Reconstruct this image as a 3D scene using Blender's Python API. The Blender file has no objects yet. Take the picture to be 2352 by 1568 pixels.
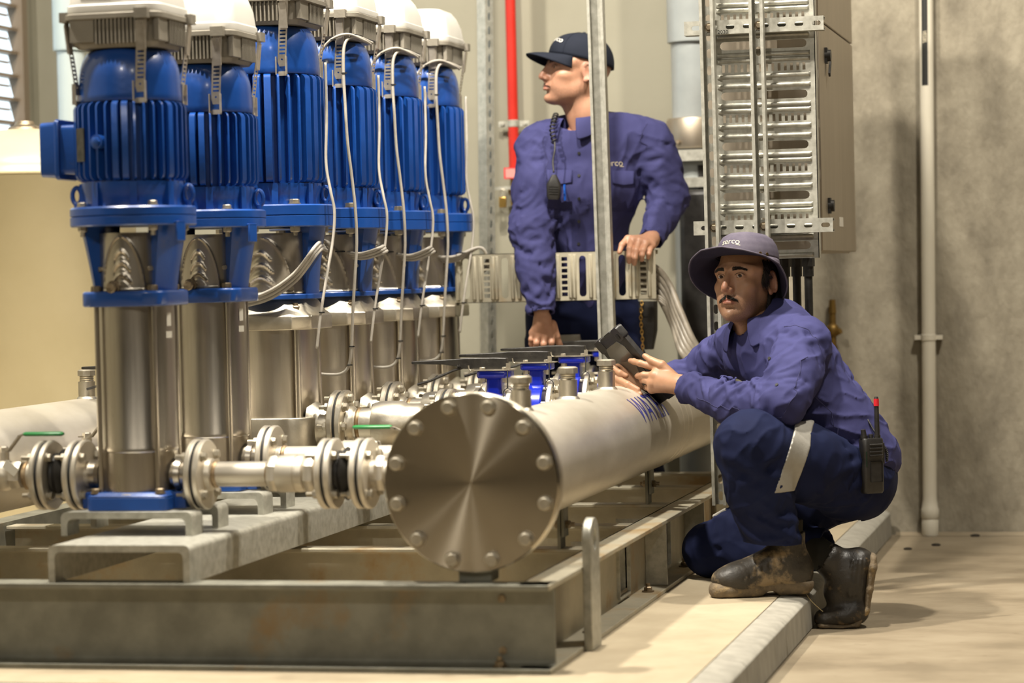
import bpy, bmesh, math, random
import numpy as np
from mathutils import Vector, Matrix, noise as mnoise
from mathutils.geometry import tessellate_polygon
from mathutils.bvhtree import BVHTree
random.seed(7)
S = bpy.context.scene
C = S.collection
pi = math.pi
R = math.radians

# ------------------------------------------------------------------ camera
FPX = 6000.0
PSI, TH, RO = 0.233612, 0.026622, -0.024
_r0 = Vector((math.cos(PSI), math.sin(PSI), 0))
CD = Vector((-math.sin(PSI)*math.cos(TH), math.cos(PSI)*math.cos(TH), -math.sin(TH)))
_u0 = _r0.cross(CD)
CR = math.cos(RO)*_r0 + math.sin(RO)*_u0
CU = -math.sin(RO)*_r0 + math.cos(RO)*_u0
CP = Vector((0, 0, 1.0))
cd = bpy.data.cameras.new('camera')
cam = bpy.data.objects.new('camera', cd); C.objects.link(cam)
cam.matrix_world = Matrix(((CR.x, CU.x, -CD.x, CP.x), (CR.y, CU.y, -CD.y, CP.y), (CR.z, CU.z, -CD.z, CP.z), (0, 0, 0, 1)))
cd.sensor_width = 36.0; cd.lens = FPX/2352*36.0
cd.clip_start = .1; cd.clip_end = 60
cd.dof.use_dof = True; cd.dof.focus_distance = 7.55; cd.dof.aperture_fstop = 2.6
S.camera = cam
def at(px, py, depth):
    """world point seen at photo pixel px,py at this distance along the lens axis"""
    return CP + (CD + (px-1176)/FPX*CR - (py-784)/FPX*CU)*depth

# ------------------------------------------------------------------ world, lamps, exposure
w = bpy.data.worlds.new('world'); S.world = w; w.use_nodes = True
w.node_tree.nodes['Background'].inputs[0].default_value = (.62, .56, .46, 1)
w.node_tree.nodes['Background'].inputs[1].default_value = .022
S.view_settings.view_transform = 'Standard'; S.view_settings.look = 'None'
S.view_settings.exposure = -0.12; S.view_settings.gamma = 1.0; S.view_settings.use_curve_mapping = False
def lamp(name, loc, target, size, power, col):
    d = bpy.data.lights.new(name, 'AREA'); d.shape = 'DISK'; d.size = size; d.energy = power; d.color = col
    o = bpy.data.objects.new(name, d); C.objects.link(o)
    o.location = loc; o.rotation_euler = (Vector(target)-Vector(loc)).to_track_quat('-Z', 'Y').to_euler()
    return o
WARM = (1.0, .925, .80)
lamp('high_bay_lamp', (-2.0, -1.5, 4.9), (-1.8, 7.2, .8), .35, 115, WARM)
lamp('high_bay_lamp', (1.6, -1.5, 4.7), (-1.4, 7.0, .6), .35, 60, WARM)
lamp('high_bay_lamp', (-1.5, 6.1, 5.4), (-1.7, 7.9, .8), .25, 390, WARM)
lamp('high_bay_lamp', (-3.1, 5.5, 5.1), (-1.0, 7.4, .1), .18, 390, WARM)
lamp('high_bay_lamp', (0.6, 6.9, 5.2), (-1.6, 8.0, .9), .25, 240, WARM)

# ------------------------------------------------------------------ mesh helpers
def rotm(axis, a): return Matrix.Rotation(a, 3, axis)
def basis(d):
    d = Vector(d).normalized()
    a = Vector((0, 0, 1)) if abs(d.z) < .9 else Vector((1, 0, 0))
    u = d.cross(a).normalized(); v = d.cross(u).normalized()
    return u, v, d
class MB:
    def __init__(s, o=(0, 0, 0)):
        s.v = []; s.f = []; s.o = Vector(o)
    def add(s, vs, fs):
        b = len(s.v); s.v += [tuple(Vector(p)+s.o) for p in vs]; s.f += [tuple(i+b for i in f) for f in fs]; return s
    def box(s, x0, x1, y0, y1, z0, z1):
        return s.add([(x0,y0,z0),(x1,y0,z0),(x1,y1,z0),(x0,y1,z0),(x0,y0,z1),(x1,y0,z1),(x1,y1,z1),(x0,y1,z1)],
                     [(0,3,2,1),(4,5,6,7),(0,1,5,4),(1,2,6,5),(2,3,7,6),(3,0,4,7)])
    def obox(s, c, size, M):
        c = Vector(c); hx, hy, hz = [q/2 for q in size]
        vs = [c+M@Vector(p) for p in [(-hx,-hy,-hz),(hx,-hy,-hz),(hx,hy,-hz),(-hx,hy,-hz),(-hx,-hy,hz),(hx,-hy,hz),(hx,hy,hz),(-hx,hy,hz)]]
        return s.add(vs, [(0,3,2,1),(4,5,6,7),(0,1,5,4),(1,2,6,5),(2,3,7,6),(3,0,4,7)])
    def cyl(s, p0, p1, r0, r1=None, n=24, cap=True):
        r1 = r0 if r1 is None else r1
        p0 = Vector(p0); p1 = Vector(p1); u, v, d = basis(p1-p0)
        vs = []
        for p, r in ((p0, r0), (p1, r1)):
            for i in range(n):
                a = 2*pi*i/n; vs.append(p+(u*math.cos(a)+v*math.sin(a))*r)
        fs = [(i, n+i, n+(i+1) % n, (i+1) % n) for i in range(n)]
        if cap: fs += [tuple(range(n)), tuple(range(2*n-1, n-1, -1))]
        return s.add(vs, fs)
    def lathe(s, prof, o=(0,0,0), d=(0,0,1), n=40, a0=None, a1=None, closed=False):
        """prof: list of (r,h). a0..a1 partial arc (measured about +Z from +X when d=z)"""
        o = Vector(o); dv = Vector(d).normalized()
        if abs(dv.z) > .99: u = Vector((1,0,0)); v = Vector((0,1,0))*(1 if dv.z > 0 else -1)
        else: u, v, _ = basis(dv); v = dv.cross(u)
        part_arc = a0 is not None
        m = n+1 if part_arc else n
        vs = []
        for i in range(m):
            a = a0+(a1-a0)*i/n if part_arc else 2*pi*i/n
            e = u*math.cos(a)+v*math.sin(a)
            for r, h in prof: vs.append(o+e*r+dv*h)
        k = len(prof); fs = []
        kk = k if closed else k-1
        for i in range(n):
            j = (i+1) if part_arc else (i+1) % n
            for q in range(kk):
                q2 = (q+1) % k
                fs.append((i*k+q, j*k+q, j*k+q2, i*k+q2))
        if part_arc and closed:
            fs.append(tuple(range(k))); fs.append(tuple((m-1)*k+q for q in range(k-1, -1, -1)))
        return s.add(vs, fs)
    def tube(s, path, r, n=8, cap=True):
        P = [Vector(p) for p in path]; m = len(P)
        rr = r if isinstance(r, (list, tuple)) else [r]*m
        T = [(P[min(i+1, m-1)]-P[max(i-1, 0)]).normalized() for i in range(m)]
        u, v, _ = basis(T[0]); vs = []
        for i in range(m):
            u = (u-T[i]*u.dot(T[i])).normalized(); v = T[i].cross(u)
            for k in range(n):
                a = 2*pi*k/n; vs.append(P[i]+(u*math.cos(a)+v*math.sin(a))*rr[i])
        fs = []
        for i in range(m-1):
            for k in range(n): fs.append((i*n+k, i*n+(k+1) % n, (i+1)*n+(k+1) % n, (i+1)*n+k))
        if cap: fs += [tuple(range(n-1, -1, -1)), tuple((m-1)*n+k for k in range(n))]
        return s.add(vs, fs)
    def plate(s, outer, holes, o, u, v, t):
        """flat plate with holes: polygon in u,v, thickness t along u x v"""
        o, u, v = Vector(o), Vector(u), Vector(v); wv = u.cross(v)*t
        polys = [outer]+list(holes); flat = [p for q in polys for p in q]
        tris = tessellate_polygon([[Vector((a, b, 0)) for a, b in q] for q in polys])
        n = len(flat); P = [o+u*a+v*b for a, b in flat]
        vs = P+[p+wv for p in P]; fs = []
        for t_ in tris:
            a, b, c = t_
            ar = (flat[b][0]-flat[a][0])*(flat[c][1]-flat[a][1])-(flat[c][0]-flat[a][0])*(flat[b][1]-flat[a][1])
            if ar < 0: a, c = c, a
            fs.append((c, b, a)); fs.append((a+n, b+n, c+n))
        k = 0
        for q in polys:
            for i in range(len(q)):
                j = (i+1) % len(q); fs.append((k+i, k+j, k+j+n, k+i+n))
            k += len(q)
        return s.add(vs, fs)
    def prism(s, poly, o, u, v, t): return s.plate(poly, [], o, u, v, t)
    def loft(s, rings, cap=True):
        n = len(rings[0]); vs = [p for r_ in rings for p in r_]; fs = []
        for i in range(len(rings)-1):
            for k in range(n): fs.append((i*n+k, i*n+(k+1) % n, (i+1)*n+(k+1) % n, (i+1)*n+k))
        if cap: fs += [tuple(range(n-1, -1, -1)), tuple((len(rings)-1)*n+k for k in range(n))]
        return s.add(vs, fs)
    def hexn(s, p, d, r, h, n=6):
        p = Vector(p); d = Vector(d).normalized()
        s.cyl(p, p+d*h*.82, r, n=n); s.cyl(p+d*h*.82, p+d*h, r*.98, r*.8, n=n); return s
    def sphere(s, c, r, nu=16, nv=10, sc=(1,1,1), M=None):
        c = Vector(c); vs = []; fs = []
        for j in range(nv+1):
            t = pi*j/nv
            for i in range(nu):
                a = 2*pi*i/nu
                p = Vector((math.sin(t)*math.cos(a)*sc[0], math.sin(t)*math.sin(a)*sc[1], math.cos(t)*sc[2]))*r
                vs.append(c+(M@p if M else p))
        for j in range(nv):
            for i in range(nu): fs.append((j*nu+i, (j+1)*nu+i, (j+1)*nu+(i+1) % nu, j*nu+(i+1) % nu))
        return s.add(vs, fs)
def rsq(h, r, z, n=6, o=(0, 0), hy=None):
    """rounded rectangle ring"""
    hy = h if hy is None else hy; out = []
    for cx, cy, a in ((h-r, hy-r, 0), (-h+r, hy-r, 90), (-h+r, -hy+r, 180), (h-r, -hy+r, 270)):
        for i in range(n+1):
            t = R(a+90*i/n); out.append((o[0]+cx+r*math.cos(t), o[1]+cy+r*math.sin(t), z))
    return out
def obround(cu, cv, L, W_, vert=True, n=5):
    """slot outline"""
    r = W_/2; h = max(L/2-r, 0); out = []
    for i in range(n+1):
        t = pi*i/n; out.append((r*math.cos(t), h+r*math.sin(t)))
    for i in range(n+1):
        t = pi+pi*i/n; out.append((r*math.cos(t), -h+r*math.sin(t)))
    if not vert: out = [(-b, a) for a, b in out]
    return [(cu+a, cv+b) for a, b in out]
def rect(a, b, c, d): return [(a, c), (b, c), (b, d), (a, d)]
def mesh_of(mb, name, ang=35):
    me = bpy.data.meshes.new(name); me.from_pydata(mb.v, [], mb.f); me.validate()
    bm = bmesh.new(); bm.from_mesh(me); bmesh.ops.recalc_face_normals(bm, faces=bm.faces); bm.to_mesh(me); bm.free()
    me.polygons.foreach_set('use_smooth', [True]*len(me.polygons))
    if ang < 180: me.set_sharp_from_angle(angle=R(ang))
    return me
def link(name, me, mat, parent=None, loc=None):
    o = bpy.data.objects.new(name, me); C.objects.link(o)
    if mat is not None and len(me.materials) == 0: me.materials.append(mat)
    if parent is not None: o.parent = parent
    if loc is not None: o.location = loc
    return o
def part(name, mb, mat, parent, label=None, ang=35, bevel=0, loc=None):
    o = link(name, mesh_of(mb, name, ang), mat, parent, loc)
    if label: o['label'] = label
    if bevel:
        m = o.modifiers.new('bevel', 'BEVEL'); m.width = bevel; m.segments = 2; m.limit_method = 'ANGLE'; m.angle_limit = R(40)
    return o
def tag(o, label, cat, group=None):
    o['label'] = label; o['category'] = cat
    if group: o['group'] = group
    return o
def thing(name, label, cat, loc=(0, 0, 0), group=None, rot=None):
    o = bpy.data.objects.new(name, None); C.objects.link(o); o.location = loc; o.empty_display_size = .1
    if rot: o.rotation_euler = rot
    return tag(o, label, cat, group)
def struct(name, mb, mat, parent=None, **k):
    o = part(name, mb, mat, parent, **k)
    if parent is None: o['kind'] = 'structure'
    return o
def copy_tree(o, parent=None):
    c = o.copy(); C.objects.link(c); c.parent = parent
    for ch in list(o.children): copy_tree(ch, c)
    return c
def bez(P, n=8):
    """smooth path through points (Catmull-Rom)"""
    P = [Vector(p) for p in P]; out = []
    for i in range(len(P)-1):
        p0 = P[max(i-1, 0)]; p1 = P[i]; p2 = P[i+1]; p3 = P[min(i+2, len(P)-1)]
        for k in range(n):
            t = k/n
            out.append(.5*((2*p1)+(p2-p0)*t+(2*p0-5*p1+4*p2-p3)*t*t+(3*p1-p0-3*p2+p3)*t**3))
    out.append(P[-1]); return out
def text2d(body, size):
    c = bpy.data.curves.new('t', 'FONT'); c.body = body; c.size = size; c.align_x = 'CENTER'; c.align_y = 'CENTER'; c.resolution_u = 3
    o = bpy.data.objects.new('t', c); C.objects.link(o)
    bpy.context.view_layer.update()
    me = bpy.data.meshes.new_from_object(o)
    bm = bmesh.new(); bm.from_mesh(me); bmesh.ops.triangulate(bm, faces=bm.faces)
    for _ in range(3):
        lg = [e for e in bm.edges if e.calc_length() > size*.16]
        if lg: bmesh.ops.subdivide_edges(bm, edges=lg, cuts=1); bmesh.ops.triangulate(bm, faces=bm.faces)
    bm.to_mesh(me); bm.free()
    vs = [(v.co.x, v.co.y) for v in me.vertices]; fs = [tuple(p.vertices) for p in me.polygons]
    bpy.data.objects.remove(o); bpy.data.curves.remove(c); bpy.data.meshes.remove(me)
    return vs, fs

# ------------------------------------------------------------------ materials
def nodemat(name, col, rough=.5, metal=0., **k):
    m = bpy.data.materials.new(name); m.use_nodes = True
    b = m.node_tree.nodes['Principled BSDF']
    b.inputs['Base Color'].default_value = (*col, 1); b.inputs['Roughness'].default_value = rough; b.inputs['Metallic'].default_value = metal
    for q, v in k.items(): b.inputs[q.replace('_', ' ')].default_value = v
    return m
def N(m, t, **k):
    n = m.node_tree.nodes.new(t)
    for q, v in k.items():
        if q in n.inputs: n.inputs[q].default_value = v
        else: setattr(n, q, v)
    return n
def L(m, a, b): m.node_tree.links.new(a, b)
def pbr(name, cols, rough=.5, metal=0., scale=6., stretch=(1, 1, 1), detail=6., bump=0., bscale=40., rvar=.1, lo=.35, hi=.65, kind='noise', bdist=.004, coords='Object', spots=None, bstretch=None, **k):
    """colour mixed by noise between 2-3 colours, roughness variation, bump relief"""
    m = nodemat(name, cols[0], rough, metal, **k); nt = m.node_tree; b = nt.nodes['Principled BSDF']
    tc = N(m, 'ShaderNodeTexCoord'); mp = N(m, 'ShaderNodeMapping'); mp.inputs['Scale'].default_value = stretch
    L(m, tc.outputs[coords], mp.inputs['Vector'])
    if kind == 'noise':
        nz = N(m, 'ShaderNodeTexNoise', Scale=scale, Detail=detail, Roughness=.6); out = nz.outputs['Fac']
    else:
        nz = N(m, 'ShaderNodeTexVoronoi', Scale=scale); out = nz.outputs['Color']
    L(m, mp.outputs[0], nz.inputs['Vector'])
    cr = N(m, 'ShaderNodeValToRGB'); e = cr.color_ramp.elements
    e[0].position = lo; e[0].color = (*cols[0], 1); e[1].position = hi; e[1].color = (*cols[-1], 1)
    if len(cols) == 3:
        q = e.new((lo+hi)/2); q.color = (*cols[1], 1)
    L(m, out, cr.inputs[0]); src = cr.outputs[0]
    if spots:
        sc, scol, s_lo, s_hi = spots
        n2 = N(m, 'ShaderNodeTexNoise', Scale=sc, Detail=5., Roughness=.65); L(m, mp.outputs[0], n2.inputs['Vector'])
        r2 = N(m, 'ShaderNodeMapRange'); r2.inputs[1].default_value = s_lo; r2.inputs[2].default_value = s_hi; L(m, n2.outputs['Fac'], r2.inputs[0])
        mx = N(m, 'ShaderNodeMix', data_type='RGBA'); L(m, r2.outputs[0], mx.inputs['Factor']); L(m, src, mx.inputs['A']); mx.inputs['B'].default_value = (*scol, 1)
        src = mx.outputs['Result']
    L(m, src, b.inputs['Base Color'])
    if rvar:
        mr = N(m, 'ShaderNodeMapRange'); mr.inputs[3].default_value = rough-rvar; mr.inputs[4].default_value = rough+rvar
        L(m, nz.outputs[0] if kind == 'noise' else nz.outputs['Distance'], mr.inputs[0]); L(m, mr.outputs[0], b.inputs['Roughness'])
    if bump:
        bn = N(m, 'ShaderNodeTexNoise', Scale=bscale, Detail=4.)
        if bstretch:
            mp2 = N(m, 'ShaderNodeMapping'); mp2.inputs['Scale'].default_value = bstretch; L(m, tc.outputs[coords], mp2.inputs['Vector']); L(m, mp2.outputs[0], bn.inputs['Vector'])
        else: L(m, mp.outputs[0], bn.inputs['Vector'])
        bp = N(m, 'ShaderNodeBump', Strength=bump, Distance=bdist); L(m, bn.outputs['Fac'], bp.inputs['Height']); L(m, bp.outputs[0], b.inputs['Normal'])
    return m
M = {}
M['floor'] = pbr('floor_concrete', [(.165,.130,.082), (.215,.172,.112), (.255,.210,.142)], .78, scale=2.6, stretch=(1,1.5,1), bump=.2, bscale=45, spots=(15, (.13,.095,.055), .62, .80))
M['plinth'] = pbr('plinth_concrete', [(.33,.27,.18), (.40,.335,.23)], .8, scale=5, bump=.3, bscale=50, spots=(7, (.34,.26,.16), .6, .75))
M['kerb'] = pbr('kerb_concrete', [(.26,.245,.205), (.34,.32,.27)], .8, scale=22, stretch=(1,1,.6), bump=.35, bscale=40)
M['wall'] = pbr('painted_wall', [(.228,.213,.158), (.262,.246,.186)], .7, scale=1.6, bump=.12, bscale=60)
M['rough_wall'] = pbr('rough_concrete_wall', [(.150,.130,.094), (.225,.198,.146), (.285,.255,.192)], .85, scale=9, stretch=(1,1,.45), lo=.3, hi=.7, bump=.45, bscale=30, bdist=.02, bstretch=(1,1,.5))
M['steel'] = pbr('brushed_stainless', [(.46,.415,.345), (.60,.55,.47)], .3, 1., scale=3, stretch=(8,8,.6), bump=.05, bscale=160, rvar=.08)
M['pipe_steel'] = pbr('pickled_stainless_pipe', [(.56,.51,.42), (.68,.63,.54)], .45, .72, scale=7, stretch=(.4,.4,1), bump=.06, bscale=90, rvar=.1)
M['cast_steel'] = pbr('cast_stainless', [(.50,.455,.37), (.66,.61,.51)], .42, 1., scale=12, bump=.12, bscale=120, rvar=.08)
M['rust_weld'] = pbr('heat_tinted_weld', [(.24,.15,.07), (.42,.33,.22)], .5, .8, scale=30)
M['bolt'] = pbr('zinc_bolt', [(.36,.32,.25), (.48,.44,.36)], .48, .85, scale=40)
M['old_bolt'] = pbr('tarnished_bolt', [(.20,.155,.10), (.38,.31,.22)], .5, .9, scale=60)
M['galv'] = pbr('galvanised_steel', [(.36,.35,.30), (.43,.42,.365), (.50,.49,.43)], .48, .55, scale=45, rvar=.1, bump=.06, bscale=90)
M['galv_dark'] = pbr('weathered_galvanised_beam', [(.155,.152,.122), (.245,.24,.195)], .6, .35, scale=9, bump=.15, bscale=50, spots=(5, (.24,.17,.09), .57, .72))
M['dust_galv'] = pbr('dusty_galvanised', [(.36,.33,.25), (.47,.43,.33)], .6, .35, scale=8, bump=.12, bscale=80, spots=(4, (.36,.26,.14), .52, .66))
M['blue'] = pbr('blue_enamel', [(.006,.048,.235), (.009,.070,.32)], .34, 0., scale=4, bump=.10, bscale=70, rvar=.05, Coat_Weight=.35, Coat_Roughness=.15, spots=(9, (.10,.085,.075), .66, .85))
M['valve_blue'] = pbr('valve_blue_epoxy', [(.004,.016,.34), (.006,.026,.46)], .26, 0., scale=8, bump=.05, bscale=40, Coat_Weight=.4)
M['drive_grey'] = pbr('drive_grey_aluminium', [(.20,.18,.145), (.27,.245,.20)], .5, .15, scale=9, bump=.1, bscale=150)
M['drive_white'] = pbr('drive_white_plastic', [(.60,.58,.53), (.68,.66,.61)], .38, 0., scale=4, rvar=.03)
M['strap'] = pbr('perforated_strap', [(.50,.45,.38), (.62,.57,.50)], .32, .6, scale=50)
M['black'] = pbr('black_rubber', [(.010,.009,.008), (.022,.020,.018)], .5, 0., scale=30, bump=.1, bscale=90)
M['black_paint'] = pbr('chipped_black_enamel', [(.012,.011,.010), (.03,.027,.022)], .4, 0., scale=40, bump=.15, bscale=150, spots=(90, (.30,.27,.21), .73, .78))
M['gasket'] = nodemat('black_gasket', (.012,.012,.012), .6)
M['cable'] = pbr('grey_cable_sheath', [(.36,.33,.285), (.44,.41,.36)], .45, 0., scale=30)
M['heavy_cable'] = pbr('heavy_cable_sheath', [(.17,.15,.12), (.25,.22,.175)], .42, 0., scale=20)
M['green'] = nodemat('green_lever_sleeve', (.012,.20,.045), .4)
M['red'] = pbr('red_pipe_paint', [(.40,.014,.006), (.46,.018,.008)], .42, 0., scale=5)
M['red_tag'] = nodemat('red_plastic', (.62,.02,.03), .35)
M['white_tag'] = nodemat('white_label', (.66,.63,.55), .5)
M['brass'] = nodemat('brass', (.62,.40,.12), .3, 1.)
M['pvc'] = pbr('white_conduit', [(.56,.52,.42), (.62,.58,.48)], .42, 0., scale=3)
M['pvc_grey'] = pbr('grey_pvc_pipe', [(.25,.27,.27), (.32,.34,.335)], .38, 0., scale=4)
M['cream'] = pbr('cream_tank_enamel', [(.54,.455,.265), (.60,.51,.31)], .4, 0., scale=2, bump=.04, bscale=25)
M['frame_brown'] = nodemat('window_frame', (.16,.12,.08), .5)
M['cab'] = pbr('cabinet_stainless', [(.34,.29,.225), (.42,.365,.29)], .45, .9, scale=3, stretch=(1,10,.4), bump=.04, bscale=140)
M['plate'] = pbr('nameplate', [(.05,.05,.045), (.12,.115,.10)], .35, .7, scale=50)
M['ink_blue'] = nodemat('blue_print', (.03,.035,.22), .4)
M['ink_cream'] = nodemat('cream_print', (.62,.55,.40), .6)
M['ink_black'] = nodemat('black_print', (.012,.012,.010), .5)
def mk_disc():
    m = pbr('turned_stainless_disc', [(.47,.415,.325), (.55,.495,.40)], .24, 1., scale=3, rvar=0)
    b = m.node_tree.nodes['Principled BSDF']; t = N(m, 'ShaderNodeTangent', direction_type='RADIAL', axis='Y')
    b.inputs['Anisotropic'].default_value = .97; b.inputs['Anisotropic Rotation'].default_value = 0.25
    L(m, t.outputs[0], b.inputs['Tangent']); return m
M['disc'] = mk_disc()
def mk_pane():
    m = bpy.data.materials.new('daylit_louvre_glass'); m.use_nodes = True; nt = m.node_tree; nt.nodes.clear()
    o = N(m, 'ShaderNodeOutputMaterial'); e = N(m, 'ShaderNodeEmission'); e.inputs[0].default_value = (.80,.93,1.0,1); e.inputs[1].default_value = 2.0
    L(m, e.outputs[0], o.inputs[0]); return m
M['pane'] = mk_pane()
M['tap'] = nodemat('tarnished_brass', (.20,.12,.03), .5, .7)
# ================================================================== the room
struct('floor', MB().box(-6, 5, -1.5, 10, -.08, 0), M['floor'])
pl = struct('plinth', MB().box(-4.19, -.952, 5.46, 9.6, 0, .1), M['plinth']); pl['label'] = 'pale concrete plinth under the pump skid'
ys = [5.30, 5.93, 6.62, 7.26, 8.0, 8.8, 9.6]
for a, b in zip(ys, ys[1:]):
    g = .004
    part('kerb_stone', MB().prism([(-.95, .002), (-.95, .100), (-.94, .1008), (-.888, .093), (-.876, .083), (-.872, .002)], (0, b-g, 0), (1,0,0), (0,0,1), (b-a-2*g)), M['kerb'], pl, bevel=.004)
part('front_edge', MB().prism([(5.458, .002), (5.40, .002), (5.41, .072), (5.44, .0985), (5.458, .0985)], (-4.18, 0, 0), (0,1,0), (0,0,1), 3.2), M['kerb'], pl)
struct('wall_back', MB().box(-4.35, -1.25, 9.66, 9.8, 0, 3.4), M['wall'])
struct('wall_right', MB().box(-1.249, 4.5, 9.645, 9.8, 0, 3.4), M['rough_wall'])
struct('trim_1', MB().prism([(9.640, .001), (9.600, .001), (9.640, .012)], (-.86, 0, 0), (0,1,0), (0,0,1), 5.2), M['floor'])
# left wall with an opening for the louvred window
WY0, WY1, WZ0, WZ1 = 7.7, 9.50, 1.30, 2.9
struct('wall_left', MB().plate(rect(3.0, 9.66, 0, 3.4), [rect(WY0, WY1, WZ0, WZ1)], (-4.30, 0, 0), (0,1,0), (0,0,1), .1), M['wall'])
win = bpy.data.objects.new('window_1', None); C.objects.link(win); win['kind'] = 'structure'; win.location = (-4.2, 8.6, WZ0)
wo = (4.2, -8.6, -WZ0)
fr = MB(wo); x0, x1 = -4.29, -4.17
fr.box(x0, x1, WY1-.05, WY1-.001, WZ0+.001, WZ1-.001); fr.box(x0, x1, WY0+.001, WY0+.05, WZ0+.001, WZ1-.001); fr.box(x0, x1, WY0+.05, WY1-.05, WZ0+.001, WZ0+.04); fr.box(x0, x1, WY0+.05, WY1-.05, WZ1-.04, WZ1-.001)
part('window_frame', fr, M['frame_brown'], win)
z = WZ0+.05
gm = None; bmh = None
while z < WZ1-.1:
    mb = MB(); mb.obox((0,0,0), (.006, WY1-WY0-.11, .078), rotm('Y', R(-14)))
    if gm is None: gm = mesh_of(mb, 'louvre_blade')
    link('louvre_blade', gm, M['pane'], win, (-4.225+4.2, (WY0+WY1)/2-8.6, z+.045-WZ0))
    mb = MB(); mb.box(-.02, .025, WY0-8.6+.055, WY1-8.6-.055, -.006, .006); mb.box(.012, .022, WY1-8.6-.32, WY1-8.6-.13, .045, .053)
    if bmh is None: bmh = mesh_of(mb, 'louvre_clip')
    link('louvre_clip', bmh, M['frame_brown'], win, (-4.215+4.2, 0, z-WZ0))
    z += .0905

# ================================================================== skid
SKX0, SKX1, SKY0, SKY1 = -3.31, -1.275, 5.66, 8.98
skid = thing('skid_frame', 'galvanised channel steel skid carrying the row of pumps', 'skid frame', (-2.3, 5.66, .1))
so = (2.3, -5.66, -.1)
def pfc(h, b, t):   # channel outline, web at 0, toes towards +u
    r = .012; c = [(0, 0), (b, 0), (b, t), (t+r, t)]
    c += [(t+r-r*math.sin(q*pi/8), t+r-r*math.cos(q*pi/8)) for q in range(1, 5)]
    c += [(t+r-r*math.cos(q*pi/8), h-t-r+r*math.sin(q*pi/8)) for q in range(0, 5)]
    c += [(b, h-t), (b, h), (0, h)]; return c
part('front_beam', MB(so).prism(pfc(.2, .075, .012), (SKX0, 5.735, .1), (0,-1,0), (0,0,1), -(SKX1-.004-SKX0)), M['galv_dark'], skid, bevel=.002)
# right rail: web with lifting pockets, flanges, toes to +X
rail = MB(so)
holes = [rect(6.79, 6.935, .135, .255), rect(7.43, 7.575, .128, .258), rect(8.35, 8.5, .13, .258)]
rail.plate(rect(5.735, SKY1, .1, .3), holes, (-1.352, 0, 0), (0,1,0), (0,0,1), .008)
rail.box(-1.352, SKX1, 5.665, SKY1, .288, .3); rail.box(-1.352, SKX1, 5.665, SKY1, .1, .112)
side = part('side_rail', rail, M['dust_galv'], skid, bevel=.002)
for y in (7.20, 7.86): part('stiffener', MB(so).box(-1.343, -1.282, y, y+.008, .113, .287), M['galv'], skid)
for h0, h1 in ((6.79, 6.935), (7.43, 7.575)):
    mb = MB(so); t = .006
    mb.box(-1.50, -1.336, h0-t, h0, .128, .262); mb.box(-1.50, -1.336, h1, h1+t, .128, .262); mb.box(-1.50, -1.336, h0, h1, .122, .129)
    part('fork_pocket', mb, M['galv'], skid)
part('side_rail', MB(so).prism(pfc(.2, .075, .012), (SKX0+.075, 5.735, .1), (-1,0,0), (0,0,1), SKY1-5.735), M['galv_dark'], skid)
for y in (6.50, 7.10, 7.74, 8.36, 8.90):
    part('cross_member', MB(so).prism(pfc(.178, .07, .01), (SKX0+.08, y+.07, .112), (0,-1,0), (0,0,1), SKX0+.08+1.353), M['dust_galv'], skid, bevel=.002)
# lifting lug: round-topped plate with an eye
def lug_outline():
    out = [(6.02, .1), (6.125, .1), (6.125, .36)]
    out += [(6.0725+.0525*math.cos(q*pi/10), .36+.0525*math.sin(q*pi/10)) for q in range(1, 10)]
    return out+[(6.02, .36)]
eye = [(6.0725+.019*math.cos(-q*pi/8), .36+.026*math.sin(-q*pi/8)) for q in range(16)]
part('lifting_lug', MB(so).plate(lug_outline(), [eye], (-1.275, 0, 0), (0,1,0), (0,0,1), .021), M['galv'], skid, bevel=.002)
for q in ((-1.31, 6.25), (-1.31, 7.05), (-1.31, 7.65), (-1.40, 5.69)):
    mb = MB((q[0]+2.3, q[1]-5.66, 0)); mb.cyl((0,0,.012), (0,0,.016), .017); mb.hexn((0,0,.016), (0,0,1), .012, .011); mb.cyl((0,0,.026), (0,0,.036), .006, n=10)
    part('anchor_bolt', mb, M['old_bolt'], skid)
for zz in (.145, .262):
    part('plug', MB(so).cyl((-1.40, 5.7195, zz), (-1.40, 5.7245, zz), .009), M['old_bolt'], skid)
# lower pump channel: two lengths of inverted channel along the skid
PX = -2.37
def inv_u(w_, h, t, r=.014):
    o = [(-w_/2, 0), (-w_/2, h-r)]+[(-w_/2+r-r*math.cos(q*pi/8), h-r+r*math.sin(q*pi/8)) for q in range(1, 5)]
    o += [(w_/2-r+r*math.sin(q*pi/8), h-r+r*math.cos(q*pi/8)) for q in range(0, 5)]+[(w_/2, 0), (w_/2-t, 0), (w_/2-t, h-t-r)]
    o += [(w_/2-t-r+r*math.cos(q*pi/8), h-t-r+r*math.sin(q*pi/8)) for q in range(1, 5)]
    o += [(-w_/2+t+r-r*math.sin(q*pi/8), h-t-r+r*math.cos(q*pi/8)) for q in range(0, 5)]+[(-w_/2+t, 0)]
    return o
part('pump_channel', MB(so).prism(inv_u(.35, .088, .016), (-2.30, 8.96, .3), (1,0,0), (0,0,1), 8.96-5.668), M['galv'], skid)
PYS = [6.0+.53*i for i in range(6)]
sad = None
for y in PYS:
    for dy in (-.125, .06):
        if sad is None:
            sad = mesh_of(MB().prism(inv_u(.335, .057, .016), (0, 0, 0), (1,0,0), (0,0,1), .075), 'pump_saddle')
        link('pump_saddle', sad, M['galv'], skid, (-2.362+2.3, y+dy+.075-5.66, .3885-.1))

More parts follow.
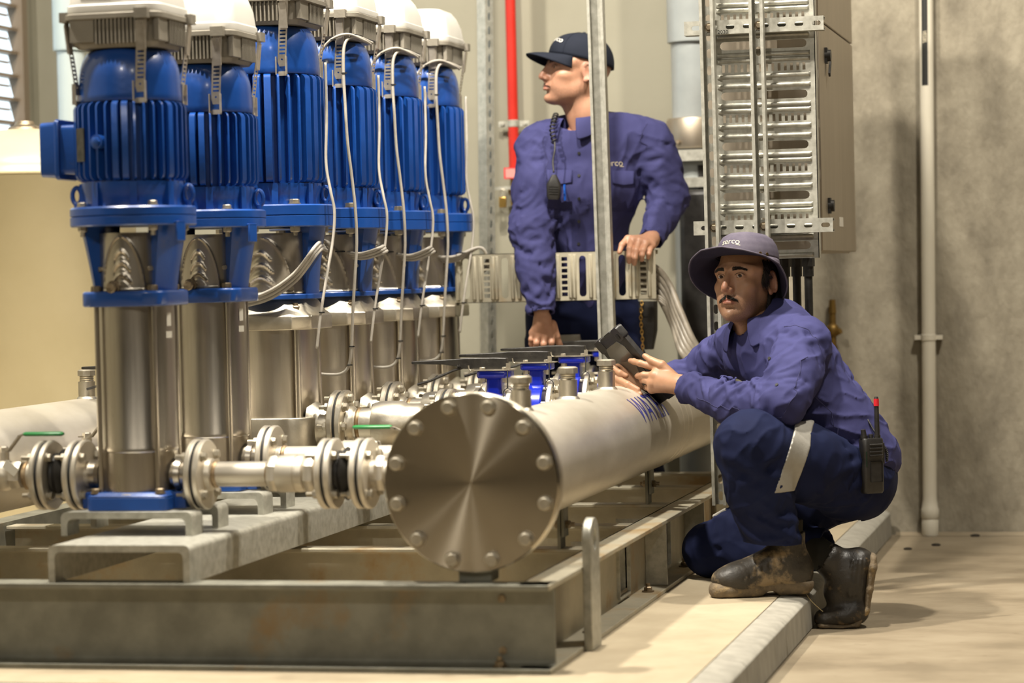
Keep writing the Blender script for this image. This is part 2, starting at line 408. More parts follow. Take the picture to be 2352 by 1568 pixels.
# ================================================================== pumps
def fin_ring(mb, rc, ro, z0, z1, n, t=.0035, skip=()):
    """motor housing: core plus radial cooling fins with rounded ends"""
    mb.lathe([(0, z0-.004), (rc, z0-.004), (rc, z1+.002), (0, z1+.002)], n=48)
    for i in range(n):
        a = 2*pi*(i+.5)/n
        dg = math.degrees(a) % 360
        wide = any(abs((dg-s+180) % 360-180) < 360/n*.75 for s in skip)
        tt = t*3.2 if wide else t
        u = Vector((math.cos(a), math.sin(a), 0)); v = Vector((0,0,1)); wv = u.cross(v)
        c = .014
        mb.prism([(rc-.004, z0), (ro-c, z0), (ro-c*.3, z0+c*.4), (ro, z0+c), (ro, z1-c), (ro-c*.3, z1-c*.4), (ro-c, z1), (rc-.004, z1)], -wv*tt/2, u, v, tt)
def guard_mesh(r, a0, a1, z0, z1, off):
    """thin curved stainless guard with pressed arches"""
    mb = MB(off); nu, nv = 56, 64; vs = []; fs = []
    W_ = (a1-a0)*r/2; H_ = z1-z0
    for j in range(nv+1):
        zz = z0+H_*j/nv
        for i in range(nu+1):
            a = a0+(a1-a0)*i/nu; uu = (a-(a0+a1)/2)*r/W_; hh = (zz-z0)/H_
            d = 0.0
            for hk, wk in ((.70, .24), (.50, .28), (.30, .32)):
                if abs(uu) < wk: 
                    q = hh-(hk-.16*(uu/wk)**2); d += .0032*math.exp(-(q/.022)**2) - (.0012 if -.10 < q < -.02 else 0)
            q = abs(uu)-.72*math.sqrt(max(0., 1-(hh/.93)**1.6)) if hh < .93 else 9
            d += .0026*math.exp(-(q/.030)**2)
            if hh < .06: d += .003*math.exp(-((hh-.035)/.012)**2)
            rr = r+d; vs.append((rr*math.cos(a), rr*math.sin(a), zz))
    for j in range(nv):
        for i in range(nu): fs.append((j*(nu+1)+i, j*(nu+1)+i+1, (j+1)*(nu+1)+i+1, (j+1)*(nu+1)+i))
    mb.add(vs, fs); return mb
def make_pump(big):
    zb = .447
    off = (0, 0, -zb)
    t = thing('booster_pump', '', 'pump', (PX, 0, zb), 'vertical booster pumps in a row on the skid')
    k = dict(col=.093, head=.11, flange=.153, bell=.124, fc=.110, fo=.138, fan=.123, vfd=.118) if not big else \
        dict(col=.118, head=.14, flange=.18, bell=.142, fc=.124, fo=.158, fan=.143, vfd=.140)
    Z = dict(m0=1.239, m1=1.438, f1=1.560, rim=1.642, top=1.765) if not big else dict(m0=1.262, m1=1.572, f1=1.702, rim=1.780, top=1.895)
    # --- base
    if not big:
        mb = MB(off); mb.loft([rsq(.104, .02, .447), rsq(.104, .02, .478)]); mb.loft([rsq(.104, .02, .480), rsq(.094, .02, .490)])
        for sx in (-1, 1): mb.box(sx*.103-.03, sx*.103+.03, -.05, .05, .4475, .487)
        part('base_plate', mb, M['blue'], t, bevel=.003)
        mb = MB(off); mb.lathe([(.0, .48), (.1, .48), (.1, .485), (k['col']-.001, .49), (k['col']-.001, .585), (k['col']+.0016, .588), (k['col']+.0016, .596), (k['col'], .6), (k['col'], .94), (0, .94)], n=56)
        part('pump_sleeve', mb, M['steel'], t)
        for s in (-1, 1):   # suction / discharge stub
            mb = MB(off); mb.cyl((s*.07, 0, .526), (s*.128, 0, .526), .033); mb.lathe([(.04, .0), (.036, .012), (.033, .014)], o=(s*.098, 0, .526), d=(s,0,0))
            part('port', mb, M['steel'], t)
        rr = .1035
        for q in range(4):
            a = R(45+90*q); mb = MB(off); mb.cyl((rr*math.cos(a), rr*math.sin(a), .478), (rr*math.cos(a), rr*math.sin(a), .985), .0062, n=12)
            part('tie_rod', mb, M['steel'], t)
            mb = MB(off); mb.hexn((rr*math.cos(a), rr*math.sin(a), .976), (0,0,1), .0125, .014); part('tie_nut', mb, M['old_bolt'], t)
            a2 = (.082*(1 if q in (0, 3) else -1), .086*(1 if q < 2 else -1))
            mb = MB(off); mb.cyl((*a2, .487), (*a2, .4895), .014); mb.hexn((*a2, .4895), (0,0,1), .0115, .010); part('base_bolt', mb, M['old_bolt'], t)
        z0, z1, zl0 = .939, 1.133, .975
        mb = MB(off); mb.lathe([(.06, .939), (.113, .939), (.116, .943), (.116, .970), (.113, .976), (.06, .976)], n=8, closed=True) if False else mb.loft([rsq(.108, .05, .939), rsq(.110, .05, .943), rsq(.110, .05, .972), rsq(.107, .05, .976)])
        part('pump_head', mb, M['blue'], t, bevel=.002)
        ga, gr, hx = R(49), .088, .0985
    else:
        mb = MB(off); mb.loft([rsq(.15, .03, .447), rsq(.15, .03, .475), rsq(.12, .05, .50), rsq(.125, .06, .52), rsq(.13, .07, .60), rsq(.128, .07, .607)])
        part('pump_casing', mb, M['cast_steel'], t, bevel=.002)
        mb = MB(off); mb.lathe([(k['col'], .600), (k['col'], .86), (0, .86)], n=64); part('pump_sleeve', mb, M['steel'], t)
        for s in (-1, 1):
            mb = MB(off); mb.lathe([(.075, 0), (.055, .03), (.05, .06)], o=(s*.105, 0, .58), d=(s,0,0)); part('port', mb, M['cast_steel'], t)
        rr = .134
        for q in range(4):
            a = R(45+90*q); mb = MB(off); mb.cyl((rr*math.cos(a), rr*math.sin(a), .56), (rr*math.cos(a), rr*math.sin(a), .90), .009, n=12)
            part('tie_rod', mb, M['steel'], t)
        # cast cover: chamfered square, sloped top with nut pockets
        def octo(h, c, z): return [(h, -h+c, z), (h, h-c, z), (h-c, h, z), (-h+c, h, z), (-h, h-c, z), (-h, -h+c, z), (-h+c, -h, z), (h-c, -h, z)]
        mb = MB(off); mb.loft([octo(.1385, .045, .853), octo(.1400, .045, .857), octo(.1400, .045, .889), octo(.1375, .045, .894), octo(.125, .045, .905), octo(.112, .05, .932), octo(.106, .05, .940)])
        part('cover_casting', mb, M['cast_steel'], t, bevel=.002)
        for q in range(4):
            a = R(45+90*q); c_ = Vector((.128*math.cos(a), .128*math.sin(a), 0)); e = Vector((math.cos(a), math.sin(a), 0))
            mb = MB(off); mb.cyl((*c_.xy, .893), (*c_.xy, .9005), .022, n=24)
            # pocket rim arching over the nut
            arch = [c_-e*.008+Vector((-math.sin(a), math.cos(a), 0))*(.026*math.cos(h))+Vector((0,0,.897+.030*math.sin(h))) for h in np.linspace(0, pi, 13)]
            mb.tube(arch, .005, 8)
            part('nut_pocket', mb, M['cast_steel'], t)
            mb = MB(off); mb.cyl((*c_.xy, .9005), (*c_.xy, .904), .0185); mb.hexn((*c_.xy, .904), (0,0,1), .015, .016); mb.cyl((*c_.xy, .92), (*c_.xy, .928), .0085, n=12)
            part('tie_nut', mb, M['old_bolt'], t)
        z0, z1, zl0 = .938, 1.140, .952
        mb = MB(off); mb.lathe([(0, .938), (.138, .938), (.138, .952), (.10, .956), (0, .956)], n=48); part('pump_head', mb, M['blue'], t, bevel=.002)
        ga, gr, hx = R(62), .120, .125
    # --- lantern legs, coupling guards
    for s in (0, pi):
        mb = MB(off); h = pi/2-ga; N_ = 14; prof = []
        for q in range(9):
            f_ = q/8; prof.append((hx*1.02+(k['flange']*.84-hx*1.02)*(f_**(1.2 if not big else 1.6)), zl0-.004+(z1+.004-zl0)*f_))
        prof += [(gr-.014, z1+.004), (gr-.014, zl0-.004)]
        mb.lathe(prof, n=N_, a0=s-h, a1=s+h, closed=True)
        lg = part('lantern_leg', mb, M['blue'], t)
        if not big:
            mb = MB(off); a = s-R(12) if s == 0 else s+R(12)
            e = Vector((math.cos(a), math.sin(a), 0)); wv = Vector((-e.y, e.x, 0))
            mb.loft([[e*(.112-.004)+wv*(.001)+Vector((0,0,1.09)), e*(.116)+wv*.001+Vector((0,0,1.09)), e*.116-wv*.001+Vector((0,0,1.09)), e*.108-wv*.001+Vector((0,0,1.09))],
                     [e*.098+wv*.007+Vector((0,0,1.03)), e*.1085+wv*.007+Vector((0,0,1.03)), e*.1085-wv*.007+Vector((0,0,1.03)), e*.098-wv*.007+Vector((0,0,1.03))],
                     [e*.096+wv*.006+Vector((0,0,1.012)), e*.1045+wv*.006+Vector((0,0,1.012)), e*.1045-wv*.006+Vector((0,0,1.012)), e*.096-wv*.006+Vector((0,0,1.012))]])
            part('leg_slot', mb, M['old_bolt'], lg)
    for s in (-pi/2, pi/2):
        part('coupling_guard', guard_mesh(gr, s-ga*1.02, s+ga*1.02, zl0-.002, z1+.002-.018, off), M['steel'], t)
        for sg in (-1, 1):
            mb = MB(off); a = s+sg*ga*.94; p = Vector((math.cos(a), math.sin(a), 0)); mb.cyl(p*(gr-.002)+Vector((0,0,1.03)), p*(gr+.006)+Vector((0,0,1.03)), .006, n=12)
            part('guard_screw', mb, M['bolt'], t)
    if not big:
        mb = MB(off); mb.hexn((-.02, -.097, .985), (0,-1,0), .014, .016, 8); mb.cyl((-.02,-.08,.985), (-.02,-.098,.985), .017); part('vent_plug', mb, M['old_bolt'], t)
    # --- motor flange
    f = k['flange']; zf0, zf1 = z1, 1.180 if not big else 1.203
    mb = MB(off); zm = (zf0+zf1)/2+.001
    mb.lathe([(.05, zf0), (f-.003, zf0), (f, zf0+.003), (f, zm-.002), (f-.002, zm-.0005), (.05, zm-.0005)], n=64, closed=True)
    mb.lathe([(.05, zm+.0005), (f-.002, zm+.0005), (f, zm+.002), (f, zf1-.004), (f-.004, zf1), (.05, zf1)], n=64, closed=True)
    fl = part('motor_flange', mb, M['blue'], t)
    for q in range(4):
        a = R(45+90*q-3); p = Vector(((f-.022)*math.cos(a), (f-.022)*math.sin(a), 0))
        mb = MB(off); s_ = 1.25 if big else 1.0
        mb.cyl(p+Vector((0,0,zf1)), p+Vector((0,0,zf1+.003)), .014*s_); mb.hexn(p+Vector((0,0,zf1+.003)), (0,0,1), .0115*s_, .009*s_)
        mb.cyl(p+Vector((0,0,zf0-.005)), p+Vector((0,0,zf1+.002)), .006, n=10); mb.hexn(p+Vector((0,0,zf0)), (0,0,-1), .0115*s_, .012*s_); mb.cyl(p+Vector((0,0,zf0-.012)), p+Vector((0,0,zf0-.024)), .006, n=10)
        part('flange_bolt', mb, M['bolt'], t)
    # --- motor
    b_ = k['bell']
    mb = MB(off); mb.lathe([(.06, zf1-.001), (b_-.004, zf1-.001), (b_-.006, zf1+.012), (b_-.004, zf1+.03), (b_, Z['m0']-.012), (b_, Z['m0']+.001), (.06, Z['m0']+.001)], n=64, closed=True)
    for q in range(8):
        a = R(22+45*q); e = Vector((math.cos(a), math.sin(a), 0)); mb.obox(e*(b_-.002)+Vector((0,0,(zf1+Z['m0'])/2)), (.014, .018, Z['m0']-zf1-.002), rotm('Z', a))
    part('motor_end_shield', mb, M['blue'], t)
    mb = MB(off); fin_ring(mb, k['fc'], k['fo'], Z['m0']+.004, Z['m1']-.006, 36 if not big else 32, .0046 if not big else .0060, (280, 335, 215, 100))
    part('finned_housing', mb, M['blue'], t, ang=30)
    F = k['fan']; hf = Z['f1']-Z['m1']
    mb = MB(off); prof = [(.05, Z['m1']-.004), (F, Z['m1']-.004), (F+.0015, Z['m1']), (F+.0015, Z['m1']+hf*.10)]
    for q in range(0, 11):
        th = q/10*pi/2*.92; prof.append((F-.024*(1-math.cos(th))*1.6, Z['m1']+hf*.35+hf*.65*math.sin(th)/math.sin(pi/2*.92)))
    prof += [(.05, Z['f1'])]
    mb.lathe(prof, n=64, closed=True); part('fan_cowl', mb, M['blue'], t)
    # eyebolts
    for a, rr_ in ((R(195), b_+.012), (R(12), b_+.012)):
        mb = MB(off); e = Vector((math.cos(a), math.sin(a), 0)); w_ = Vector((-e.y, e.x, 0)); c_ = e*rr_+Vector((0,0,zf1+.030))
        mb.tube([c_+w_*(.012*math.cos(h))+Vector((0,0,.021*math.sin(h))) if False else c_+e*(.011*math.cos(h))+Vector((0,0,.020*math.sin(h))) for h in np.linspace(0, 2*pi, 25)], .006, 8)
        mb.cyl(c_-Vector((0,0,.032)), c_-Vector((0,0,.018)), .008, n=12)
        part('eyebolt', mb, M['blue'], t)
    # terminal box on the far side, nameplate, drain plug
    mb = MB(off); zt = Z['m0']+.085 if not big else Z['m0']+.16
    def R_(x, hy, hz, r_=.012): return [(x, y_, zt+z_) for y_, z_, _ in rsq(hy, r_, 0, 4, hy=hz)]
    mb.loft([R_(-.10, .05, .06), R_(-.165, .05, .06)]); mb.loft([R_(-.165, .062, .072), R_(-.172, .064, .074), R_(-.176, .062, .072)]); mb.loft([R_(-.176, .058, .068), R_(-.215, .056, .066), R_(-.219, .05, .06)])
    part('terminal_box', mb, M['blue'], t, ang=50)
    if not big:
        mb = MB(off); a = R(-90-39); e = Vector((math.cos(a), math.sin(a), 0)); mb.obox(e*(k['fo']+.001)+Vector((0,0,1.33)), (.003, .036, .08), rotm('Z', a)); part('nameplate', mb, M['plate'], t)
        mb = MB(off); a = R(-90-14); e = Vector((math.cos(a), math.sin(a), 0)); mb.cyl(e*.118+Vector((0,0,1.335)), e*(k['fo']+.006)+Vector((0,0,1.335)), .017); mb.hexn(e*(k['fo']+.006)+Vector((0,0,1.335)), e, .012, .006); part('drain_plug', mb, M['blue'], t)
    else:
        mb = MB(off); a = R(-90-62); e = Vector((math.cos(a), math.sin(a), 0)); mb.obox(e*(k['fo']+.001)+Vector((0,0,1.36)), (.003, .05, .055), rotm('Z', a)); part('nameplate', mb, M['plate'], t)
    # --- drive
    V = k['vfd']; zr = Z['rim']; z_0 = Z['f1']+.001
    mb = MB(off); mb.loft([rsq(V*.86, .035, z_0), rsq(V*.93, .035, z_0+.012), rsq(V*.945, .035, zr-.012)])
    nf = 13
    for s in range(4):
        mt = rotm('Z', s*pi/2)
        for q in range(nf):
            u_ = -V*.30+q*(V*1.02)/(nf-1)
            if abs(u_-.085 if not big else u_-.1) < .012: continue
            c_ = mt@Vector((u_, -V*.955, (z_0+zr)/2-.002)); mb.obox(c_, (.0042, .018, zr-z_0-.022), mt)
        mb.obox(mt@Vector((-V*.62, -V*.95, (z_0+zr)/2)), (V*.52, .012, zr-z_0-.028), mt)
    part('drive_heatsink', mb, M['drive_grey'], t)
    mb = MB(off); mb.loft([rsq(V*1.0, .035, zr-.014), rsq(V*1.06, .04, zr-.012), rsq(V*1.06, .04, zr-.001), rsq(V*1.03, .04, zr+.002)])
    for s in range(4):
        mt = rotm('Z', s*pi/2); mb.obox(mt@Vector((V*.72, -V*1.07, zr-.004)), (.034, .022, .024), mt)
    part('drive_rim', mb, M['drive_grey'], t, ang=40)
    mb = MB(off); h_ = Z['top']-zr
    mb.loft([rsq(V*1.03, .045, zr+.0025), rsq(V*1.035, .045, zr+.006), rsq(V*1.03, .045, zr+h_*.16), rsq(V*1.005, .045, zr+h_*.19), rsq(V*.97, .045, zr+h_*.50), rsq(V*.88, .05, zr+h_*.80), rsq(V*.78, .05, zr+h_*.97), rsq(V*.72, .05, zr+h_)])
    cv = part('drive_cover', mb, M['drive_white'], t, ang=25)
    mb = MB(off); mb.obox((.0, V*.93, zr+h_*.55), (.05, .03, h_*.6), Matrix.Identity(3)); part('drive_socket', mb, M['drive_grey'], cv)
    # --- clamp straps with punched slots
    r1, r0 = V*1.10, F+.004
    for s in range(4):
        mt = rotm('Z', s*pi/2); c_ = V*.72
        p1 = Vector((c_, -V*1.085, zr-.006)); p0 = Vector((c_*.80, -math.sqrt(max(F*F-(c_*.8)**2, .0001))-.006, Z['m1']+.014))
        d = (p0-p1); L_ = d.length; d.normalize(); sx = Vector((1,0,0)); nn = d.cross(sx).normalized()
        mb = MB(off); nrung = 9
        sl = [rect(-.0085, .0085, L_*(.36+.055*q), L_*(.36+.055*q)+L_*.026) for q in range(nrung)]
        sl += [[(.003*math.cos(h), L_*.90+.003*math.sin(h)) for h in np.linspace(0, 2*pi, 9)[:-1]]]
        mb.plate(rect(-.0125, .0125, 0, L_), sl, mt@p1, mt@sx, mt@d, .002)
        mb.obox(mt@(p1+d*.05+nn*.002), (.022, .004, .07), mt@rotm('X', math.atan2(d.y, -d.z)*1))
        st = part('clamp_strap', mb, M['strap'], t)
        mb = MB(off)
        for sg in (-1, 1): mb.obox(mt@(p0+Vector((sg*.0145, -.003, .002))), (.003, .010, .05), mt)
        mb.obox(mt@(p0+Vector((0, .001, -.02))), (.03, .004, .012), mt)
        part('strap_bracket', mb, M['strap'], t)
    return t, k, Z
small, KS, ZS = make_pump(False)
large, KL, ZL = make_pump(True)
plabels = ['dark blue vertical pump nearest the camera, beside the cream tank', 'small blue pump second from the left, black terminal plate behind it',
           'tall blue pump third from the left, largest motor seen', 'blue pump fourth from the left with a grey cable looped over its cowl',
           'blue pump second from the right with bright white drive cover', 'farthest blue pump at the right end of the row']
pumps = []
for i, y in enumerate(PYS):
    src = small if i < 2 else large
    o = src if i in (0, 2) else copy_tree(src)
    o.location.y = y; o['label'] = plabels[i]; pumps.append(o)
# stickers on the two slim pumps
for i in (0, 1):
    mb = MB(); a = R(-12); rr = KS['col']+.0012
    for zz, hh, ww in ((.905-.447, .032, .10), (.868-.447, .016, .14)):
        mb.lathe([(rr, zz-hh/2), (rr, zz+hh/2)], n=8, a0=a-ww, a1=a+ww)
    part('sticker', mb, M['white_tag'], pumps[i])
mb = MB(); mb.obox((-.03, -.118*1.0-.001, 1.735-.447), (.10, .002, .05), rotm('X', R(-6))); part('warning_label', mb, nodemat('faded_red_label', (.40,.16,.11), .5), pumps[0])
for i in (2, 4):
    mb = MB(); a = R(-120); p = Vector((.165*math.cos(a), .165*math.sin(a), 1.207-.447))
    mb.cyl(p, p+Vector((0,0,.016)), .007, n=12); mb.sphere(p+Vector((0,0,.02)), .006); part('grease_nipple', mb, M['red_tag'], pumps[i])
for i in (0, 1):   # bent lifting hook plate hanging from the flange
    mb = MB(); a = R(-24); e = Vector((math.cos(a), math.sin(a), 0)); mb.obox(e*.158+Vector((0,0,1.118-.447)), (.006, .03, .048), rotm('Z', a)); mb.obox(e*.15+Vector((0,0,1.139-.447)), (.022, .03, .006), rotm('Z', a))
    part('lifting_hook', mb, M['blue'], pumps[i], bevel=.002)

# ================================================================== pipework
def flange(parent, x, Rf, t, mat, z, y=0, bore=.02):
    c = .003
    mb = MB(); mb.lathe([(bore, 0), (Rf-c, 0), (Rf, c), (Rf, t-c), (Rf-c, t), (bore, t)], o=(x, y, z), d=(1,0,0), n=48, closed=True)
    return part('flange', mb, mat, parent)
_bm = {}
def bolts(parent, x0, x1, rb, n, z, r, y=0, ph=45, mat='bolt'):
    key = (round(x1-x0, 4), r)
    if key not in _bm:
        mb = MB(); mb.cyl((-.003,0,0), (0,0,0), r*1.35); mb.hexn((-.003,0,0), (-1,0,0), r*1.15, r*1.1); mb.cyl((-.003,0,0), (-.02-r,0,0), r*.6, n=10)
        l_ = x1-x0; mb.cyl((-.003,0,0), (l_+.003,0,0), r*.6, n=10); mb.cyl((l_,0,0), (l_+.003,0,0), r*1.35); mb.hexn((l_+.003,0,0), (1,0,0), r*1.15, r*.95)
        _bm[key] = mesh_of(mb, 'flange_bolt')
    for q in range(n):
        a = R(ph+360*q/n); o = link('flange_bolt', _bm[key], M[mat], parent, (x0, y+rb*math.cos(a), z+rb*math.sin(a)))
        o.rotation_euler = (a*1.7, 0, 0)
def fl_pair(parent, xc, Rf, t, z, nb, rbolt, mats=('pipe_steel', 'pipe_steel'), bmat='bolt'):
    g = .0035
    flange(parent, xc-g-t, Rf, t, M[mats[0]], z); flange(parent, xc+g, Rf, t, M[mats[1]], z)
    mb = MB(); mb.lathe([(.02, -g), (Rf*.96, -g), (Rf*.96, g), (.02, g)], o=(xc, 0, z), d=(1,0,0), n=40, closed=True); part('gasket', mb, M['gasket'], parent)
    bolts(parent, xc-g-t, xc+g+t, Rf*.76, nb, z, rbolt, mat=bmat)
def pipe(parent, x0, x1, r, z, name='pipe', mat='pipe_steel'):
    mb = MB(); mb.cyl((x0,0,z), (x1,0,z), r, n=32); return part(name, mb, M[mat], parent)
def weld(parent, x, r, z):
    mb = MB(); mb.lathe([(r, -.006), (r+.0025, -.003), (r+.003, 0), (r+.0022, .003), (r, .006)], o=(x,0,z), d=(1,0,0), n=32); part('weld_bead', mb, M['rust_weld'], parent)
def hexu(parent, x0, x1, r, z, n=6, name='hex_coupling'):
    mb = MB(); c = .005; rings = []
    for x, k_ in ((x0, .93), (x0+c, 1), (x1-c, 1), (x1, .93)):
        rings.append([(x, r*k_*math.cos(2*pi*q/n+.3), z+r*k_*math.sin(2*pi*q/n+.3)) for q in range(n)])
    mb.loft(rings); return part(name, mb, M['pipe_steel'], parent)
def union(parent, x0, x1, r, z):
    w_ = x1-x0; mb = MB()
    mb.lathe([(0, 0), (r*.97, 0), (r, .004), (r, w_*.62), (r*.95, w_*.64), (r*.95, w_*.70), (r*1.0, w_*.72), (r*.96, w_*.92), (r*.8, w_), (0, w_)], o=(x0,0,z), d=(1,0,0), n=40)
    return part('union_body', mb, M['pipe_steel'], parent)
def bellows(parent, x0, x1, r, z):
    w_ = x1-x0; mb = MB(); mb.lathe([(r*.8, 0), (r*1.05, w_*.06), (r*1.0, w_*.2), (r*1.25, w_*.5), (r*1.0, w_*.8), (r*1.05, w_*.94), (r*.8, w_)], o=(x0,0,z), d=(1,0,0), n=40)
    return part('rubber_bellows', mb, M['black'], parent)
def ball_valve(parent, x, z, side, lever_len, y=0, up=.09):
    hexu(parent, x-.05, x-.022, .036, z, 8, 'valve_end'); hexu(parent, x+.022, x+.05, .036, z, 8, 'valve_end')
    mb = MB(); mb.sphere((x, y, z), .04, 24, 14, (.9, 1, 1)); mb.cyl((x,y,z+.03), (x,y,z+.058), .014); mb.hexn((x,y,z+.058), (0,0,1), .012, .014); part('valve_body', mb, M['pipe_steel'], parent)
    mb = MB(); P = [Vector((x-side*.02, y, z+.061)), Vector((x+side*.015, y, z+.061)), Vector((x+side*.045, y, z+up)), Vector((x+side*.06, y, z+up+.004))]
    for a, b in zip(P, P[1:]): mb.obox((a+b)/2, ((b-a).length+.003, .018, .004), rotm('Y', -math.atan2((b-a).z, (b-a).x)))
    lv = part('lever', mb, M['bolt'], parent)
    mb = MB(); mb.loft([[(x+side*xx, y+h_*math.cos(q*pi/6), z+up+.004+v_*math.sin(q*pi/6)) for q in range(12)] for xx, h_, v_ in ((.055, .008, .003), (.06, .0105, .0055), (lever_len, .0105, .0055), (lever_len+.006, .006, .003))])
    part('lever_sleeve', mb, M['green'], lv)
MANX, MANZ, MANR = -1.46, .526, .1365
def small_branch(label, y):
    b = thing('discharge_branch', label, 'pipe', (PX, y, .526), 'discharge branches of the slim pumps'); z = 0
    pipe(b, .127, .142, .033, z)
    fl_pair(b, .158, .086, .015, z, 4, .0095)
    pipe(b, .177, .36, .0305, z); mb = MB(); mb.lathe([(.04, 0), (.038, .012), (.031, .016)], o=(.176,0,z), d=(1,0,0)); part('weld_neck', mb, M['pipe_steel'], b)
    weld(b, .196, .031, z); weld(b, .334, .031, z)
    hexu(b, .335, .357, .046, z, 8); union(b, .357, .428, .045, z); hexu(b, .428, .452, .047, z, 8)
    pipe(b, .45, .475, .032, z); weld(b, .46, .032, z)
    fl_pair(b, .487, .085, .015, z, 4, .0095)
    bellows(b, .507, .553, .052, z)
    fl_pair(b, .573, .085, .015, z, 4, .0095)
    pipe(b, .59, .775, .032, z); hexu(b, .605, .625, .045, z, 8)
    return b
br1 = small_branch('steel discharge branch with black rubber bellows in front, off the nearest pump', PYS[0])
br2 = thing('discharge_branch', 'steel discharge branch with green lever behind the nearest one', 'pipe', (PX, PYS[1], .526), 'discharge branches of the slim pumps')
pipe(br2, .127, .142, .033, 0); fl_pair(br2, .158, .086, .015, 0, 4, .0095); pipe(br2, .177, .36, .0305, 0); weld(br2, .196, .031, 0)
hexu(br2, .335, .357, .046, 0, 8); union(br2, .357, .428, .045, 0); hexu(br2, .428, .452, .047, 0, 8); pipe(br2, .45, .475, .032, 0)
ball_valve(br2, .545, 0, -1, .155, up=.075); pipe(br2, .475, .50, .032, 0); pipe(br2, .59, .775, .032, 0); fl_pair(br2, .64, .085, .015, 0, 4, .0095)
def big_branch(label, y):
    b = thing('valve_branch', label, 'pipe', (PX, y, .58), 'discharge branches of the large pumps'); z = 0
    pipe(b, .15, .172, .05, z, mat='cast_steel'); fl_pair(b, .192, .098, .017, z, 8, .0105, mats=('cast_steel', 'cast_steel'))
    mb = MB(); mb.lathe([(.055, 0), (.052, .014), (.046, .02)], o=(.213,0,z), d=(1,0,0)); part('weld_neck', mb, M['cast_steel'], b)
    pipe(b, .213, .36, .046, z, mat='cast_steel'); weld(b, .245, .046, z)
    mb = MB(); mb.lathe([(.046, 0), (.062, .006), (.066, .03), (.066, .085), (.058, .1), (.058, .135), (.052, .15)], o=(.285,0,z), d=(1,0,0), n=32); part('check_valve', mb, M['cast_steel'], b)
    pipe(b, .43, .56, .046, z, mat='cast_steel')
    fl_pair(b, .50, .098, .017, z, 8, .0105, mats=('cast_steel', 'cast_steel'))
    flange(b, .583, .098, .017, M['cast_steel'], z, bore=.02); flange(b, .68, .098, .017, M['cast_steel'], z, bore=.02)
    bolts(b, .583, .697, .075, 8, z, .0105, ph=22)
    pipe(b, .56, .585, .046, z, mat='cast_steel'); pipe(b, .695, .79, .046, z, mat='cast_steel')
    return b
def butterfly(label, y):
    X = -1.73
    v = thing('butterfly_valve', label, 'valve', (X, y, .558), 'blue lever valves along the manifold')
    mb = MB(); mb.lathe([(.04, -.024), (.082, -.024), (.086, -.02), (.086, .02), (.082, .024), (.04, .024)], o=(0,0,.022), d=(1,0,0), n=40, closed=True)
    mb.loft([rsq(.024, .01, .07, hy=.030), rsq(.022, .01, .09, hy=.028), rsq(.021, .01, .145, hy=.026), rsq(.030, .012, .150, hy=.034)])
    part('valve_body', mb, M['valve_blue'], v)
    mb = MB(); mb.loft([rsq(.044, .014, .149, hy=.036), rsq(.047, .014, .153, hy=.038), rsq(.047, .014, .166, hy=.038), rsq(.045, .014, .169, hy=.036)]); part('mounting_pad', mb, M['valve_blue'], v)
    mb = MB(); mb.prism([(-.062, -.03), (-.05, -.042), (.045, -.042), (.055, -.02), (.055, .03), (.04, .042), (-.045, .042), (-.062, .02)], (0,0,.1695), (1,0,0), (0,1,0), .003)
    mb.tube([(-.062, -.03, .171), (-.067, -.03, .173), (-.069, -.03, .185)], .0022, 6); mb.prism(rect(-.006, .006, 0, .018)+[], (.045, -.03, .172), (1,0,0), (0,0,1), .002)
    part('notch_plate', mb, M['bolt'], v)
    for sx, sy in ((-.03, -.025), (.034, -.025), (-.03, .025)):
        mb = MB(); mb.hexn((sx, sy, .1725), (0,0,1), .0085, .007); mb.hexn((sx, sy, .149), (0,0,-1), .008, .014); mb.cyl((sx, sy, .148), (sx, sy, .173), .004, n=8); part('pad_bolt', mb, M['bolt'], v)
    lv = MB(); 
    # thick cast lever: channel-shaped hub tapering to a flat grip
    st = [(.036, .173, .203, .014), (.0, .173, .205, .016), (-.085, .175, .205, .015), (-.105, .182, .203, .012), (-.15, .188, .201, .0105), (-.235, .190, .198, .0085), (-.24, .191, .197, .007)]
    lv.loft([[(x, -h_, a), (x, h_, a), (x, h_, b), (x, -h_, b)] for x, a, b, h_ in st])
    le = part('lever', lv, M['black_paint'], v, bevel=.002)
    mb = MB(); mb.tube([(-.085, -.004, .180), (-.12, -.006, .170), (-.185, -.01, .143), (-.222, -.012, .133)], .0035, 8); mb.lathe([(.004, 0), (.008, .003), (.004, .006), (.008, .009), (.004, .012)], o=(-.095, -.01, .182), d=(-1,0,-.2), n=12)
    part('trigger', mb, M['black_paint'], le)
    mb = MB(); c_ = Vector((.046, -.05, .105))
    mb.tube([c_+Vector((.0, .004*math.sin(h), 0))+Vector((.013*math.cos(h), 0, .016*math.sin(h))) for h in np.linspace(0, 2*pi, 17)], .0016, 6)
    mb.tube([(.045, -.042, .17), (.047, -.05, .15), (.046, -.05, .121)], .002, 6); mb.obox((.049, -.052, .078), (.016, .006, .024), rotm('Y', .2))
    part('key_ring_tag', mb, M['gasket'], v)
    return v
blab = ['pale cast branch to the blue valve nearest the steel end cap', 'pale cast branch to the second blue valve', 'pale cast branch to the third blue valve by the tablet', 'pale cast branch to the farthest blue valve behind the post']
vlab = ['blue lever valve nearest the round end cap', 'blue lever valve second from the end cap, lever over the first', 'blue lever valve third from the end cap, beneath the standing man\'s hand', 'farthest blue lever valve, half hidden by the steel post']
B0 = big_branch(blab[0], PYS[2]); V0 = butterfly(vlab[0], PYS[2])
for i in (3, 4, 5):
    c_ = copy_tree(B0); c_.location.y = PYS[i]; c_['label'] = blab[i-2]
    c_ = copy_tree(V0); c_.location.y = PYS[i]; c_['label'] = vlab[i-2]
